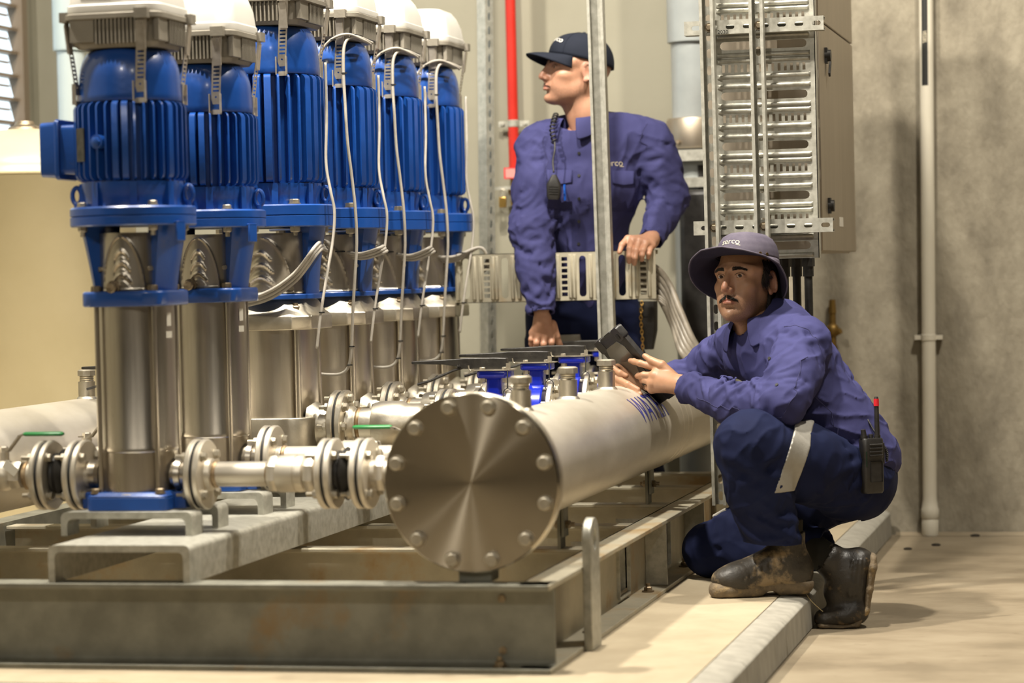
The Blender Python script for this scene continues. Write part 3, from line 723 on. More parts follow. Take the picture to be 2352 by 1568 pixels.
# suction side
def suction(label, y):
    b = thing('suction_branch', label, 'pipe', (PX, y, .526), 'suction branches')
    pipe(b, -.142, -.127, .033, 0); fl_pair(b, -.155, .086, .015, 0, 4, .0095, bmat='old_bolt'); bellows(b, -.222, -.175, .052, 0); fl_pair(b, -.243, .086, .015, 0, 4, .0095, bmat='old_bolt')
    pipe(b, -.30, -.262, .033, 0); weld(b, -.296, .033, 0)
    ball_valve(b, -.36, 0, 1, .155, up=.098); pipe(b, -.56, -.395, .033, 0)
    return b
s0 = suction('steel suction branch with green lever left of the nearest pump', PYS[0])
s1 = copy_tree(s0); s1.location.y = PYS[1]; s1['label'] = 'suction branch with short green lever behind the nearest pump'
mb = MB((PX, PYS[0], .526)); mb.obox((-.318, -.055, .022), (.040, .002, .022), rotm('Y', R(38))); tg = part('valve_tag', mb, M['white_tag'], None); tag(tg, 'small white tag hanging on the left suction valve', 'tag')
tg.parent = None

vs_ = copy_tree(V0); vs_.location = (-2.72, PYS[2], .558); vs_['label'] = 'blue lever valve behind the nearest pump with only its lever tip showing'
sb = thing('suction_branch', 'short suction branch of the third pump behind the nearest pump', 'pipe', (PX, PYS[2], .58), 'suction branches')
pipe(sb, -.32, -.15, .046, 0, mat='cast_steel'); flange(sb, -.323, .098, .017, M['cast_steel'], 0); flange(sb, -.40, .098, .017, M['cast_steel'], 0); pipe(sb, -.49, -.38, .046, 0, mat='cast_steel')
# manifolds
def manifold(label, X, y0, y1, name, nozz, capd):
    t = thing(name, label, 'manifold pipe', (X, y0, MANZ)); off = (0, -y0, 0)
    mb = MB(off)
    prof = [(0, y0+.03), (MANR, y0+.03)]
    mb.lathe([(MANR-.006, y0+.045), (MANR, y0+.045), (MANR, y1), (MANR-.006, y1)], d=(0,1,0), n=72, closed=True); part('pipe', mb, M['pipe_steel'], t)
    mb = MB(off); Rf = .2035
    mb.lathe([(0, y0), (Rf-.003, y0), (Rf, y0+.003), (Rf, y0+.02), (Rf-.001, y0+.021), (0, y0+.021)], d=(0,1,0), n=96); part('end_cap', mb, M['disc'], t)
    mb = MB(off); mb.lathe([(MANR, y0+.021), (Rf-.006, y0+.021), (Rf-.006, y0+.0265), (MANR, y0+.0265)], d=(0,1,0), n=96, closed=True); part('gasket', mb, M['gasket'], t)
    mb = MB(off); mb.lathe([(MANR-.005, y0+.0265), (Rf-.002, y0+.0265), (Rf, y0+.029), (Rf, y0+.048), (MANR+.01, y0+.05), (MANR-.005, y0+.06)], d=(0,1,0), n=96, closed=True); part('flange', mb, M['cast_steel'], t)
    mb = MB(); mb.cyl((0,-.003,0), (0,0,0), .0185); mb.cyl((0,-.003,0), (0,-.014,0), .0155, n=6); mb.cyl((0,-.014,0), (0,-.016,0), .0148, .012, n=12); mb.cyl((0,-.003,0), (0,.05,0), .009, n=10); mb.hexn((0,.048,0), (0,1,0), .016, .014); bme = mesh_of(mb, 'cap_bolt')
    for q in range(12):
        a = R(15+30*q); o = link('cap_bolt', bme, M['bolt'], t, (.178*math.cos(a), 0, .178*math.sin(a))); o.rotation_euler = (0, a, 0)
    for y, hz in nozz:
        s_ = MB((0, y-y0, 0)); s_.cyl((0,0,MANR-.01), (0,0,MANR+.048), .0245, n=32); s_.lathe([(.034, MANR-.008), (.028, MANR+.002), (.0245, MANR+.005)], n=32); sk = part('socket', s_, M['cast_steel'], t)
        s_ = MB((0, y-y0, 0)); s_.lathe([(.019, MANR+.047), (.021, MANR+.05), (.0195, MANR+.053), (.021, MANR+.056), (.0195, MANR+.059), (.021, MANR+.062), (.019, MANR+.066)], n=24); s_.hexn((0,0,MANR+.065), (0,0,1), .0275, .018, 8); part('hex_plug', s_, M['bolt'], sk)
    return t
man = manifold('large steel discharge manifold pipe with bolted round end cap', MANX, 5.70, 8.95, 'discharge_manifold', [(6.22, 0), (6.766, 0), (7.285, 0)], True)
sman = manifold('large pale suction manifold pipe behind the nearest pump', -2.97, 5.70, 8.95, 'suction_manifold', [(7.115, 0)], True)
for y in (7.78, 7.86, 7.93):
    mb = MB((0, -5.70, 0)); mb.lathe([(MANR, y), (MANR+.0018, y+.006), (MANR+.0018, y+.016), (MANR, y+.022)], d=(0,1,0), n=72); part('weld_band', mb, M['pipe_steel'], man)
# printed marking wrapped round the pipe
tv, tf = text2d('WATER', .125)
mb = MB((0, 7.36-5.70, 0)); rr = MANR+.0009
vs = []
for x, y in tv:
    a = R(34)+y/rr*1.0; vs.append((rr*math.cos(a), x*.95, rr*math.sin(a)))
mb.add(vs, tf); part('blue_marking', mb, M['ink_blue'], man)
for y, nm in ((5.74, 0), (6.53, 1), (7.77, 1)):
    sp = thing('pipe_support', ['small galvanised block under the end cap', 'slotted pipe bracket behind the end cap', 'slotted pipe bracket under the manifold beside the tablet'][[5.74, 6.53, 7.77].index(y)], 'bracket', (MANX, y, .3))
    if nm == 0:
        part('block', MB().box(-.038, .038, -.02, .05, .0008, .024), M['galv_dark'], sp)
    else:
        part('upright', MB().box(.02, .028, -.03, .03, -.009, .115), M['galv_dark'], sp); part('upright', MB().box(.03, .037, -.028, .028, .02, .115), M['galv_dark'], sp)
        mb = MB(); mb.hexn((.037, 0, .05), (1,0,0), .011, .012); mb.hexn((.02, 0, .05), (-1,0,0), .011, .012); mb.cyl((0,0,.05), (.06,0,.05), .006, n=10); part('bracket_bolt', mb, M['old_bolt'], sp)
sp = thing('pipe_support', 'slotted pipe bracket at the left under the suction manifold', 'bracket', (-2.97, 6.42, .3))
part('upright', MB().box(-.03, .03, -.06, -.052, -.185, .11), M['galv'], sp); part('upright', MB().box(-.022, .026, -.07, -.062, -.185, .06), M['galv'], sp, bevel=.002)
mb = MB(); mb.hexn((0, -.07, .02), (0,-1,0), .012, .014); mb.cyl((0,-.05,.02), (0,-.095,.02), .007, n=10); part('bracket_bolt', mb, M['old_bolt'], sp)

# ================================================================== strut, trays, cabinet
def strut_mb(Ln, face=.0413, depth=.0413, t=.0025, lip=.009, slots=True, pitch=.05, sl=(.028, .014), off=0.0):
    """slotted channel along local z; open side at -y, slotted web at +y"""
    mb = MB(); h = face/2
    holes = []
    if slots:
        z = pitch*.5+off
        while z < Ln-pitch*.4:
            holes.append(obround(0, z, sl[0], sl[1])); z += pitch
    mb.plate(rect(-h, h, 0, Ln), holes, (0, depth, 0), (1,0,0), (0,0,1), t)
    for s in (-1, 1):
        x0, x1 = (s*h-t, s*h) if s > 0 else (-h, -h+t)
        mb.box(x0, x1, 0, depth-t, 0, Ln); a, b = (h-lip, h-t) if s > 0 else (-h+t, -h+lip)
        mb.box(a, b, 0, t, 0, Ln); q0, q1 = (h-lip, h-lip+t) if s > 0 else (-h+lip-t, -h+lip); mb.box(q0, q1, t, .009, 0, Ln)
    return mb
def strut(label, p, Ln, group=None, rot=(0,0,0), **k):
    o = part('strut_channel', strut_mb(Ln, **k), M['galv'], None); o.location = p; o.rotation_euler = rot
    return tag(o, label, 'strut', group)
LEAN = .018
strut('slotted upright at left of the vertical tray, down to the skid', (-1.19, 7.575, .301), 2.3, 'tray uprights', rot=(0, -LEAN*.3, 0))
strut('slotted upright over the middle of the vertical tray', (-1.043, 7.575, .102), 2.5, 'tray uprights', rot=(0, -LEAN*.3, 0))
def hstrut(label, p, Ln):
    o = part('strut_rail', strut_mb(Ln, off=.01, pitch=.0505, sl=(.026, .013)), M['galv'], None)
    o.matrix_world = Matrix(((0,0,1,p[0]), (0,-1,0,p[1]), (1,0,0,p[2]), (0,0,0,1)))   # lies along +x, web faces the camera
    return tag(o, label, 'strut', 'cross rails of the vertical tray')
hstrut('upper bright cross rail of the vertical tray', (-1.27, 7.66, 1.702), .41)
hstrut('lower bright cross rail above the bucket hat', (-1.255, 7.66, 1.115), .41)
for z, zl in ((1.702, 'upper'), (1.115, 'lower')):
    for x, xl in ((-1.19-.004*(z-.3), 'left'), (-1.043-.004*(z-.3), 'middle')):
        mb = MB(); mb.cyl((0,0,0), (0,-.003,0), .0135); mb.hexn((0,-.003,0), (0,-1,0), .0095, .008); o = part('strut_bolt', mb, M['old_bolt'], None, loc=(x, 7.6165, z)); tag(o, 'hex bolt on the %s upright at the %s cross rail' % (xl, zl), 'bolt', 'strut bolts')
# vertical perforated tray
def tray(Wd, Ln, period, mat, slit_n=14, sw_=.0042):
    """perforated tray in local x (width) / z (length), facing -y"""
    mb = MB(); holes = []; z = .02; ribs = []
    h = Wd/2
    while z+period < Ln+.01:
        holes.append(obround(0, z+.018, Wd*.84, .024, vert=False))
        ribs += [z-.010, z+.046, z+period*.507, z+period*.824]
        for q in range(slit_n):
            u = -Wd*.42+Wd*.84*(q+.5)/slit_n; holes.append(rect(u-sw_, u+sw_, z+period*.595, z+period*.745))
        z += period
    mb.plate(rect(-h, h, 0, Ln), holes, (0, .002, 0), (1,0,0), (0,0,1), .002)
    for r_ in ribs:
        if .006 < r_ < Ln-.006:
            pr = [(-h*.88, 0), (-h*.85, .007)]
            mb.loft([[(x, -.0005-d*k_, r_+w_) for k_, w_ in ((0, -.007), (.75, -.0045), (1, 0), (.75, .0045), (0, .007))] for x, d in ((-h*.9, .0005), (-h*.86, .007), (h*.86, .007), (h*.9, .0005))])
    for s in (-1, 1): mb.box(*((h-.002, h) if s > 0 else (-h, -h+.002)), 0, .05, 0, Ln); mb.box(*((h-.014, h) if s > 0 else (-h, -h+.014)), .048, .05, 0, Ln)
    return part('perforated_tray', mb, mat, None, ang=50)
tr = tray(.305, .94, .148, M['galv']); tr.location = (-1.045, 7.672, 1.02); tag(tr, 'vertical perforated cable tray above the bucket hat', 'cable tray')
ht = tray(.165, .69, .1345, M['dust_galv'], 7, .0065)
ht.rotation_euler = (0, R(90), 0); ht.location = (-2.235, 8.585, .98); tag(ht, 'short horizontal perforated tray the standing man grips', 'cable tray')
strut('galvanised post in front of the standing man', (-1.668, 8.36, .3), 2.1, face=.052, slots=False, rot=(0, -.012, 0))
po = strut('tall slotted strut behind the farthest pump', (-2.302, 9.2, .1), 2.4, rot=(0, -.02, R(-120)), sl=(.03, .012))
# cabinet
cb = thing('electrical_cabinet', 'tall stainless electrical cabinet behind the tray with black quarter-turn locks', 'cabinet', (-1.1, 8.4, 1.036))
co = (1.1, -8.4, -1.036)
part('enclosure', MB(co).box(-1.25, -.93, 7.86, 8.90, 1.036, 2.35), M['cab'], cb, bevel=.004)
part('door', MB(co).box(-.928, -.906, 7.885, 8.865, 1.04, 1.735), M['cab'], cb, bevel=.003)
part('door', MB(co).box(-.928, -.906, 7.885, 8.865, 1.74, 2.345), M['cab'], cb, bevel=.003)
part('mounting_panel', MB(co).box(-1.02, -.932, 7.795, 7.857, 1.036, 2.35), M['cab'], cb)
for y, z, fl in ((8.06, 1.18, 0), (8.05, 1.64, 1)):
    mb = MB(co); mb.cyl((-.906, y, z), (-.888, y, z), .018); mb.box(-.9055, -.898, y-.016, y+.016, z-.024, z+.024)
    if fl: mb.obox((-.895, y+.028, z-.035), (.006, .016, .06), rotm('X', R(-38)))
    part('lock', mb, M['black'], cb)
part('door_label', MB(co).box(-.9058, -.9045, 8.36, 8.46, 1.12, 1.15), M['white_tag'], cb)
# black conduits dropping out of the cabinet
for i, (x, r_) in enumerate(((-.945, .0125), (-1.03, .016), (-1.0, .013))):
    o = thing('cable_conduit', ['straight black conduit below the cabinet corner', 'thick black gland conduit beside the hat brim', 'thin black conduit between its neighbours'][i], 'conduit', (x, 7.83+i*.08, .2))
    mb = MB(); mb.cyl((0,0,-.199+.1), (0,0,.83), r_, n=16); part('tube', mb, M['black'], o)
    mb = MB(); mb.hexn((0,0,.795), (0,0,1), r_*1.6, .03, 8); mb.cyl((0,0,.765), (0,0,.795), r_*1.3, n=16); part('gland', mb, M['black'], o)

# ================================================================== services on the back wall
cn = thing('conduit_pipe', 'white vertical conduit on the rough concrete wall', 'conduit', (-.735, 9.615, 0), rot=(0, .012, 0))
mb = MB(); mb.cyl((0,0,.13), (0,0,2.6), .0255, n=32); part('tube', mb, M['pvc'], cn)
mb = MB(); mb.lathe([(.030, .001), (.031, .004), (.031, .058), (.029, .061), (.033, .068), (.033, .098), (.030, .104), (.026, .133), (.0255, .15)], n=32); part('bottom_elbow', mb, M['pvc'], cn)
mb = MB(); mb.lathe([(.0262, .713), (.028, .715), (.028, .735), (.0262, .737)], n=32); mb.box(-.05, -.026, -.004, .02, .717, .733); mb.box(.026, .05, -.004, .02, .717, .733); part('saddle_clip', mb, M['pvc'], cn)
mb = MB(); mb.lathe([(.0259, 1.64), (.0259, 1.97)], n=10, a0=R(-90-13-24), a1=R(-90-13+28)); sk = part('black_sticker', mb, M['ink_black'], cn)
tv, tf = text2d('VESSEL', .036)
mb = MB(); rr = .0263; vs = []
for x, y in tv:
    a = R(-101)+y*.62/rr; vs.append((rr*math.cos(a), rr*math.sin(a), 1.815-x*.42))
mb.add(vs, tf); part('lettering', mb, M['ink_cream'], sk)
mb = MB(); mb.tube([Vector((.0262*math.cos(a_), .0262*math.sin(a_), 1.985+.008*math.cos((a_-R(-101))*3))) for a_ in np.linspace(R(-126), R(-76), 9)], .002, 6); part('printed_arc', mb, M['ink_black'], sk)
rp = thing('red_pipe', 'bright red vertical pipe with wall clamp', 'pipe', (-2.262, 9.61, 1.38))
mb = MB(); mb.cyl((0,0,-.02), (0,0,1.3), .0195, n=28); part('tube', mb, M['red'], rp)
mb = MB(); mb.lathe([(.0197, .165), (.0215, .167), (.0215, .19), (.0197, .192)], n=28); mb.box(-.06, -.02, .012, .016, .168, .189); mb.box(.02, .06, .012, .016, .168, .189)
for s in (-1, 1): mb.hexn((s*.044, .012, .178), (0,-1,0), .008, .008)
part('clamp', mb, M['galv'], rp)
mb = MB(); mb.box(-.032, .032, -.034, -.028, -.03, .012); part('tag_frame', mb, M['red_tag'], rp); mb = MB(); mb.box(-.026, .026, -.0358, -.0345, -.026, .008); part('tag_face', mb, nodemat('pink_tag_face', (.62, .24, .22), .4), rp)
vl = thing('lever_valve', 'small valve with red-tipped lever under the red pipe', 'valve', (-2.262, 9.61, 1.31))
mb = MB(); mb.cyl((0,0,-.06), (0,0,.045), .016, n=16); mb.sphere((0,0,-.005), .026, 16, 10); part('valve_body', mb, M['tap'], vl)
mb = MB(); mb.box(-.075, .0, -.034, -.029, .0, .012); mb.cyl((0,-.034,.006), (0,-.01,.006), .008, n=12); lv = part('lever', mb, M['galv'], vl); part('lever_tip', MB().box(-.088, -.074, -.037, -.026, -.003, .015), M['red_tag'], lv)
pk = thing('padlock', 'brass padlock hanging from the red-tipped lever', 'padlock', (-2.302, 9.578, 1.265))
part('body', MB().box(-.014, .014, -.007, .007, -.022, .018), M['brass'], pk, bevel=.003)
mb = MB(); mb.tube([Vector((.009*math.cos(h), 0, .018+.02+.009*math.sin(h))) for h in np.linspace(0, pi, 9)]+[Vector((-.009,0,.012))], .0028, 8); mb.cyl((.009,0,.012), (.009,0,.038), .0028, n=8); part('shackle', mb, M['bolt'], pk)
# grey risers
gp = thing('grey_riser', 'large grey plastic riser pipe between the standing man and the tray', 'pipe', (-1.545, 9.45, .1))
mb = MB(); mb.cyl((0,0,0), (0,0,2.6), .080, n=40); part('tube', mb, M['pvc_grey'], gp)
mb = MB(); mb.lathe([(.081, 1.715), (.092, 1.72), (.0925, 1.73), (.0925, 2.55), (.081, 2.552)], n=40); part('socket', mb, M['pvc_grey'], gp)
mb = MB(); mb.lathe([(.081, 1.33), (.10, 1.332), (.102, 1.34), (.102, 1.435), (.097, 1.443), (.081, 1.445)], n=40); part('collar', mb, M['cab'], gp); mb = MB(); mb.hexn((-.045, -.094, 1.355), (0,-1,0), .008, .012); part('collar_bolt', mb, M['old_bolt'], gp)
mb = MB(); mb.box(-.12, .16, -.12, .10, 1.285, 1.325); part('support_plate', mb, M['galv'], gp); mb = MB(); mb.box(-.10, .16, -.11, .10, 1.19, 1.225); part('support_plate', mb, M['galv'], gp)
mb = MB(); mb.lathe([(.0815, .30), (.088, .32), (.088, 1.25), (.0815, 1.27)], n=40, a0=R(-75), a1=R(140)); part('black_sleeve', mb, M['black'], gp)
part('black_motor', MB().box(-.035, .10, -.18, -.085, .35, 1.18), M['black'], gp, bevel=.02)
lp = thing('pale_riser', 'pale grey plastic pipe at upper left beside the louvred window', 'pipe', (-3.91, 9.3, .1))
mb = MB(); mb.cyl((0,0,0), (0,0,2.5), .052, n=32); part('tube', mb, nodemat('pale_pvc', (.40,.45,.44), .3), lp); mb = MB(); mb.lathe([(.0525, 1.775), (.064, 1.78), (.065, 1.79), (.065, 2.45), (.053, 2.46)], n=32); part('socket', mb, nodemat('pale_pvc_socket', (.40,.46,.45), .3), lp)
bt = thing('brass_tap', 'brass garden tap on the wall behind the crouching man', 'tap', (-1.075, 9.62, .62))
mb = MB(); mb.cyl((0,0,0), (0,0,.22), .012, n=14); mb.sphere((0,-.005,.14), .024, 14, 8); mb.cyl((0,0,.12), (.03,-.02,.135), .011, n=12); mb.cyl((0,0,.2), (0,0,.25), .016, .012, n=6); part('tap_body', mb, M['tap'], bt)
# tank
TX, TY, TR = -3.70, 8.38, .37
tk = thing('pressure_tank', 'cream enamelled pressure tank behind the nearest pump', 'tank', (TX, TY, .1))
prof = [(0, .0), (TR*.9, .0), (TR*.98, .07), (TR, .10), (TR, 1.262), (TR+.003, 1.264), (TR+.003, 1.274), (TR, 1.276)]
for q in range(1, 13):
    th = q/12*pi/2; prof.append((TR*math.cos(th) if q < 12 else 0, 1.276+.155*math.sin(th)))
mb = MB(); mb.lathe(prof, n=96); part('shell', mb, M['cream'], tk, ang=60)
mb = MB(); mb.lathe([(.06, 1.424), (.055, 1.437), (.035, 1.445), (.03, 1.458), (0, 1.458)], n=16); part('top_nipple', mb, M['old_bolt'], tk)
mb = MB(); mb.lathe([(TR+.0005, .085), (TR+.006, .088), (TR+.006, .098), (TR+.0005, .1)], n=96); part('bottom_seam', mb, M['cream'], tk)

tv, tf = text2d('2020', .016); mb = MB(); mb.add([(x, 0, y) for x, y in tv], tf); o = part('pen_mark', mb, M['ink_black'], bpy.data.objects['strut_rail'])
o.matrix_parent_inverse = bpy.data.objects['strut_rail'].matrix_world.inverted(); o.location = (-1.155, 7.6157, 1.687)
# ================================================================== signed-distance sculpting
class Grid:
    def __init__(s, lo, hi, h):
        s.lo = np.array(lo, float); s.h = h
        s.n = np.ceil((np.array(hi, float)-s.lo)/h).astype(int)+1
        s.ax = [s.lo[i]+h*np.arange(s.n[i]) for i in range(3)]
        s.D = np.full(s.n, .5, np.float32)
    def sub(s, lo, hi):
        a = np.clip(np.floor((np.array(lo)-s.lo)/s.h).astype(int), 0, s.n); b = np.clip(np.ceil((np.array(hi)-s.lo)/s.h).astype(int)+1, 0, s.n)
        if (b <= a).any(): return None
        sl = tuple(slice(a[i], b[i]) for i in range(3))
        X = [s.ax[i][sl[i]].astype(np.float32) for i in range(3)]
        return sl, X[0][:, None, None], X[1][None, :, None], X[2][None, None, :]
    def put(s, sl, d, k, op='u'):
        o = s.D[sl]
        if op == 'u':
            if k <= 0: s.D[sl] = np.minimum(o, d); return
            h = np.maximum(k-np.abs(o-d), 0)/k; s.D[sl] = np.minimum(o, d)-h*h*k*.25
        elif op == 's':
            d = -d
            if k <= 0: s.D[sl] = np.maximum(o, d); return
            h = np.maximum(k-np.abs(o-d), 0)/k; s.D[sl] = np.maximum(o, d)+h*h*k*.25
    def cone(s, p0, p1, r0, r1, k=.02, op='u', side=None, asp=1.0):
        """tapered capsule; with side: cross-section scaled by asp along that direction"""
        p0 = np.array(p0, float); p1 = np.array(p1, float); m = max(r0, r1)*max(asp, 1)+k+.02
        q = s.sub(np.minimum(p0, p1)-m, np.maximum(p0, p1)+m)
        if q is None: return
        sl, x, y, z = q; d = p1-p0; LL = max(float(d@d), 1e-9)
        x = x-p0[0]; y = y-p0[1]; z = z-p0[2]
        t = np.clip((x*d[0]+y*d[1]+z*d[2])/LL, 0, 1); rr = r0+(r1-r0)*t
        x = x-t*d[0]; y = y-t*d[1]; z = z-t*d[2]; q2 = x*x+y*y+z*z
        if side is not None:
            sd = np.array(side, float); sd /= np.linalg.norm(sd); u = x*sd[0]+y*sd[1]+z*sd[2]
            q2 = q2-u*u+(u/asp)**2
        s.put(sl, np.sqrt(np.maximum(q2, 1e-12))-rr, k, op)
    def chain(s, pts, rs, k=.02, **kw):
        for i in range(len(pts)-1): s.cone(pts[i], pts[i+1], rs[i], rs[i+1], k, **kw)
    def ell(s, c, r, k=.02, op='u', M3=None):
        c = np.array(c, float); r = np.array(r, float); m = r.max()+k+.02
        q = s.sub(c-m, c+m)
        if q is None: return
        sl, x, y, z = q; x = x-c[0]; y = y-c[1]; z = z-c[2]
        if M3 is not None:
            A = np.array(M3).T; x, y, z = A[0,0]*x+A[0,1]*y+A[0,2]*z, A[1,0]*x+A[1,1]*y+A[1,2]*z, A[2,0]*x+A[2,1]*y+A[2,2]*z
        k0 = np.sqrt((x/r[0])**2+(y/r[1])**2+(z/r[2])**2); k1 = np.sqrt((x/r[0]**2)**2+(y/r[1]**2)**2+(z/r[2]**2)**2)
        s.put(sl, k0*(k0-1)/np.maximum(k1, 1e-6), k, op)
    def cut(s, p, n, Rr, Ll):
        """saw off flat: removes a cylinder of radius Rr, length Ll that starts at p and points along n"""
        p = np.array(p, float); n = np.array(n, float); n /= np.linalg.norm(n); m = Rr+Ll
        q = s.sub(p-m, p+m)
        if q is None: return
        sl, x, y, z = q; x = x-p[0]; y = y-p[1]; z = z-p[2]; t = x*n[0]+y*n[1]+z*n[2]
        rr = np.sqrt(np.maximum(x*x+y*y+z*z-t*t, 0)); s.put(sl, np.maximum(np.maximum(-t, t-Ll), rr-Rr), 0, 's')
    def fold(s, pts, w_, amp):
        P = np.array([list(p) for p in pts], float); m = w_*2.6
        q = s.sub(P.min(0)-m, P.max(0)+m)
        if q is None: return
        sl, x, y, z = q; best = None
        for a, b in zip(P, P[1:]):
            d = b-a; X = x-a[0]; Y = y-a[1]; Z_ = z-a[2]; t = np.clip((X*d[0]+Y*d[1]+Z_*d[2])/max(float(d@d), 1e-9), 0, 1)
            q2 = (X-t*d[0])**2+(Y-t*d[1])**2+(Z_-t*d[2])**2
            best = q2 if best is None else np.minimum(best, q2)
        s.D[sl] -= (amp*np.exp(-best/(w_*w_))).astype(np.float32)
    def noise(s, amp, freq, seed, n=26):
        rg = np.random.RandomState(seed); x = s.ax[0][:, None, None]; y = s.ax[1][None, :, None]; z = s.ax[2][None, None, :]
        acc = np.zeros(s.n, np.float32)
        for i in range(n):
            k = rg.randn(3); k /= np.linalg.norm(k); f = freq*rg.uniform(.5, 1.6); ph = rg.uniform(0, 6.28)
            acc += (np.sin(k[0]*f*x)*np.cos(k[1]*f*y+ph)*np.cos(k[2]*f*z+ph*2)).astype(np.float32)
        acc /= math.sqrt(n); s.D -= amp*(1-2*np.abs(np.tanh(acc*1.6)))*(np.abs(s.D) < .03)
    def crease(s, p0, p1, r, amp, freq, fdir, seed, n=22):
        """crumpled cloth: sharp ridges running along fdir on the limb p0-p1"""
        p0 = np.array(p0, float); p1 = np.array(p1, float); m = r*1.7
        q = s.sub(np.minimum(p0, p1)-m, np.maximum(p0, p1)+m)
        if q is None: return
        sl, x, y, z = q; rg = np.random.RandomState(seed); f = np.array(fdir, float); f /= np.linalg.norm(f)
        acc = 0; wob = np.sin(38*x+1.3*seed)*np.cos(31*y)+np.sin(29*z+seed)
        for i in range(n):
            k = rg.randn(3); k -= f*(k@f)*.86; k /= np.linalg.norm(k); ph = rg.uniform(0, 6.28); w_ = freq*rg.uniform(.45, 1.5)
            acc = acc+np.sin(w_*(k[0]*x+k[1]*y+k[2]*z)+ph+.9*wob)
        acc = acc/math.sqrt(n)
        d = p1-p0; X = x-p0[0]; Y = y-p0[1]; Z_ = z-p0[2]; t = np.clip((X*d[0]+Y*d[1]+Z_*d[2])/float(d@d), 0, 1)
        dist = np.sqrt((X-t*d[0])**2+(Y-t*d[1])**2+(Z_-t*d[2])**2); wt = np.clip((r*1.6-dist)/(r*.35), 0, 1)
        s.D[sl] -= (amp*wt*(np.exp(-np.abs(acc)*2.2)*1.6-.62)).astype(np.float32)
    def half(s, p, n, k=0):
        """keep the side away from n"""
        p = np.array(p, float); n = np.array(n, float); n /= np.linalg.norm(n)
        d = (s.ax[0][:, None, None]-p[0])*n[0]+(s.ax[1][None, :, None]-p[1])*n[1]+(s.ax[2][None, None, :]-p[2])*n[2]
        s.D = np.maximum(s.D, d.astype(np.float32))
    def mesh(s):
        D = s.D; D[0] = D[-1] = .5; D[:, 0] = D[:, -1] = .5; D[:, :, 0] = D[:, :, -1] = .5
        ins = D < 0; nx, ny, nz = D.shape
        c = np.zeros((nx-1, ny-1, nz-1), np.int8)
        for i in (0, 1):
            for j in (0, 1):
                for k in (0, 1): c += ins[i:nx-1+i, j:ny-1+j, k:nz-1+k]
        act = (c > 0) & (c < 8); I = np.argwhere(act); idx = np.full(act.shape, -1, np.int64); idx[act] = np.arange(len(I))
        acc = np.zeros((len(I), 3)); cnt = np.zeros(len(I))
        co = [(i, j, k) for i in (0, 1) for j in (0, 1) for k in (0, 1)]
        for a in co:
            for ax in range(3):
                if a[ax]: continue
                b = list(a); b[ax] = 1
                da = D[I[:, 0]+a[0], I[:, 1]+a[1], I[:, 2]+a[2]]; db = D[I[:, 0]+b[0], I[:, 1]+b[1], I[:, 2]+b[2]]
                m = (da < 0) != (db < 0); t = np.where(m, da/np.where(m, da-db, 1), 0)
                for q in range(3):
                    acc[:, q] += np.where(m, a[q]+(t if q == ax else 0), 0)
                cnt += m
        V = s.lo+(I+acc/cnt[:, None])*s.h
        F = []
        for ax in range(3):
            sa = [slice(None)]*3; sb = [slice(None)]*3; sa[ax] = slice(0, -1); sb[ax] = slice(1, None)
            e = ins[tuple(sa)] != ins[tuple(sb)]
            E_ = np.argwhere(e); u, v = [q for q in range(3) if q != ax]
            ok = (E_[:, u] > 0) & (E_[:, v] > 0) & (E_[:, u] < D.shape[u]-1) & (E_[:, v] < D.shape[v]-1); E_ = E_[ok]
            o = []
            for du, dv in ((-1, -1), (0, -1), (0, 0), (-1, 0)):
                q = E_.copy(); q[:, u] += du; q[:, v] += dv; o.append(idx[q[:, 0], q[:, 1], q[:, 2]])
            f = np.stack(o, 1); inside = ins[E_[:, 0], E_[:, 1], E_[:, 2]]
            flip = inside if ax != 1 else ~inside
            f = np.where(flip[:, None], f, f[:, ::-1]); F.append(f)
        F = np.concatenate(F); F = F[(F >= 0).all(1)]
        return V, F
def np_mesh(name, V, F):
    me = bpy.data.meshes.new(name); nf = len(F)
    me.vertices.add(len(V)); me.vertices.foreach_set('co', np.asarray(V, np.float32).ravel())
    me.loops.add(nf*4); me.loops.foreach_set('vertex_index', np.asarray(F, np.int32).ravel())
    me.polygons.add(nf); me.polygons.foreach_set('loop_start', np.arange(nf, dtype=np.int32)*4)
    me.update(calc_edges=True); me.validate(); me.polygons.foreach_set('use_smooth', [True]*len(me.polygons)); return me
def vnorm(V, F):
    n = np.cross(V[F[:, 2]]-V[F[:, 0]], V[F[:, 3]]-V[F[:, 1]]); N_ = np.zeros_like(V)
    for i in range(4): np.add.at(N_, F[:, i], n)
    return N_/np.maximum(np.linalg.norm(N_, axis=1, keepdims=True), 1e-9)
def bvh_of(V, F): return BVHTree.FromPolygons([tuple(v) for v in V], [tuple(int(i) for i in f) for f in F])
def A3(px, py, d): return np.array(at(px, py, d))
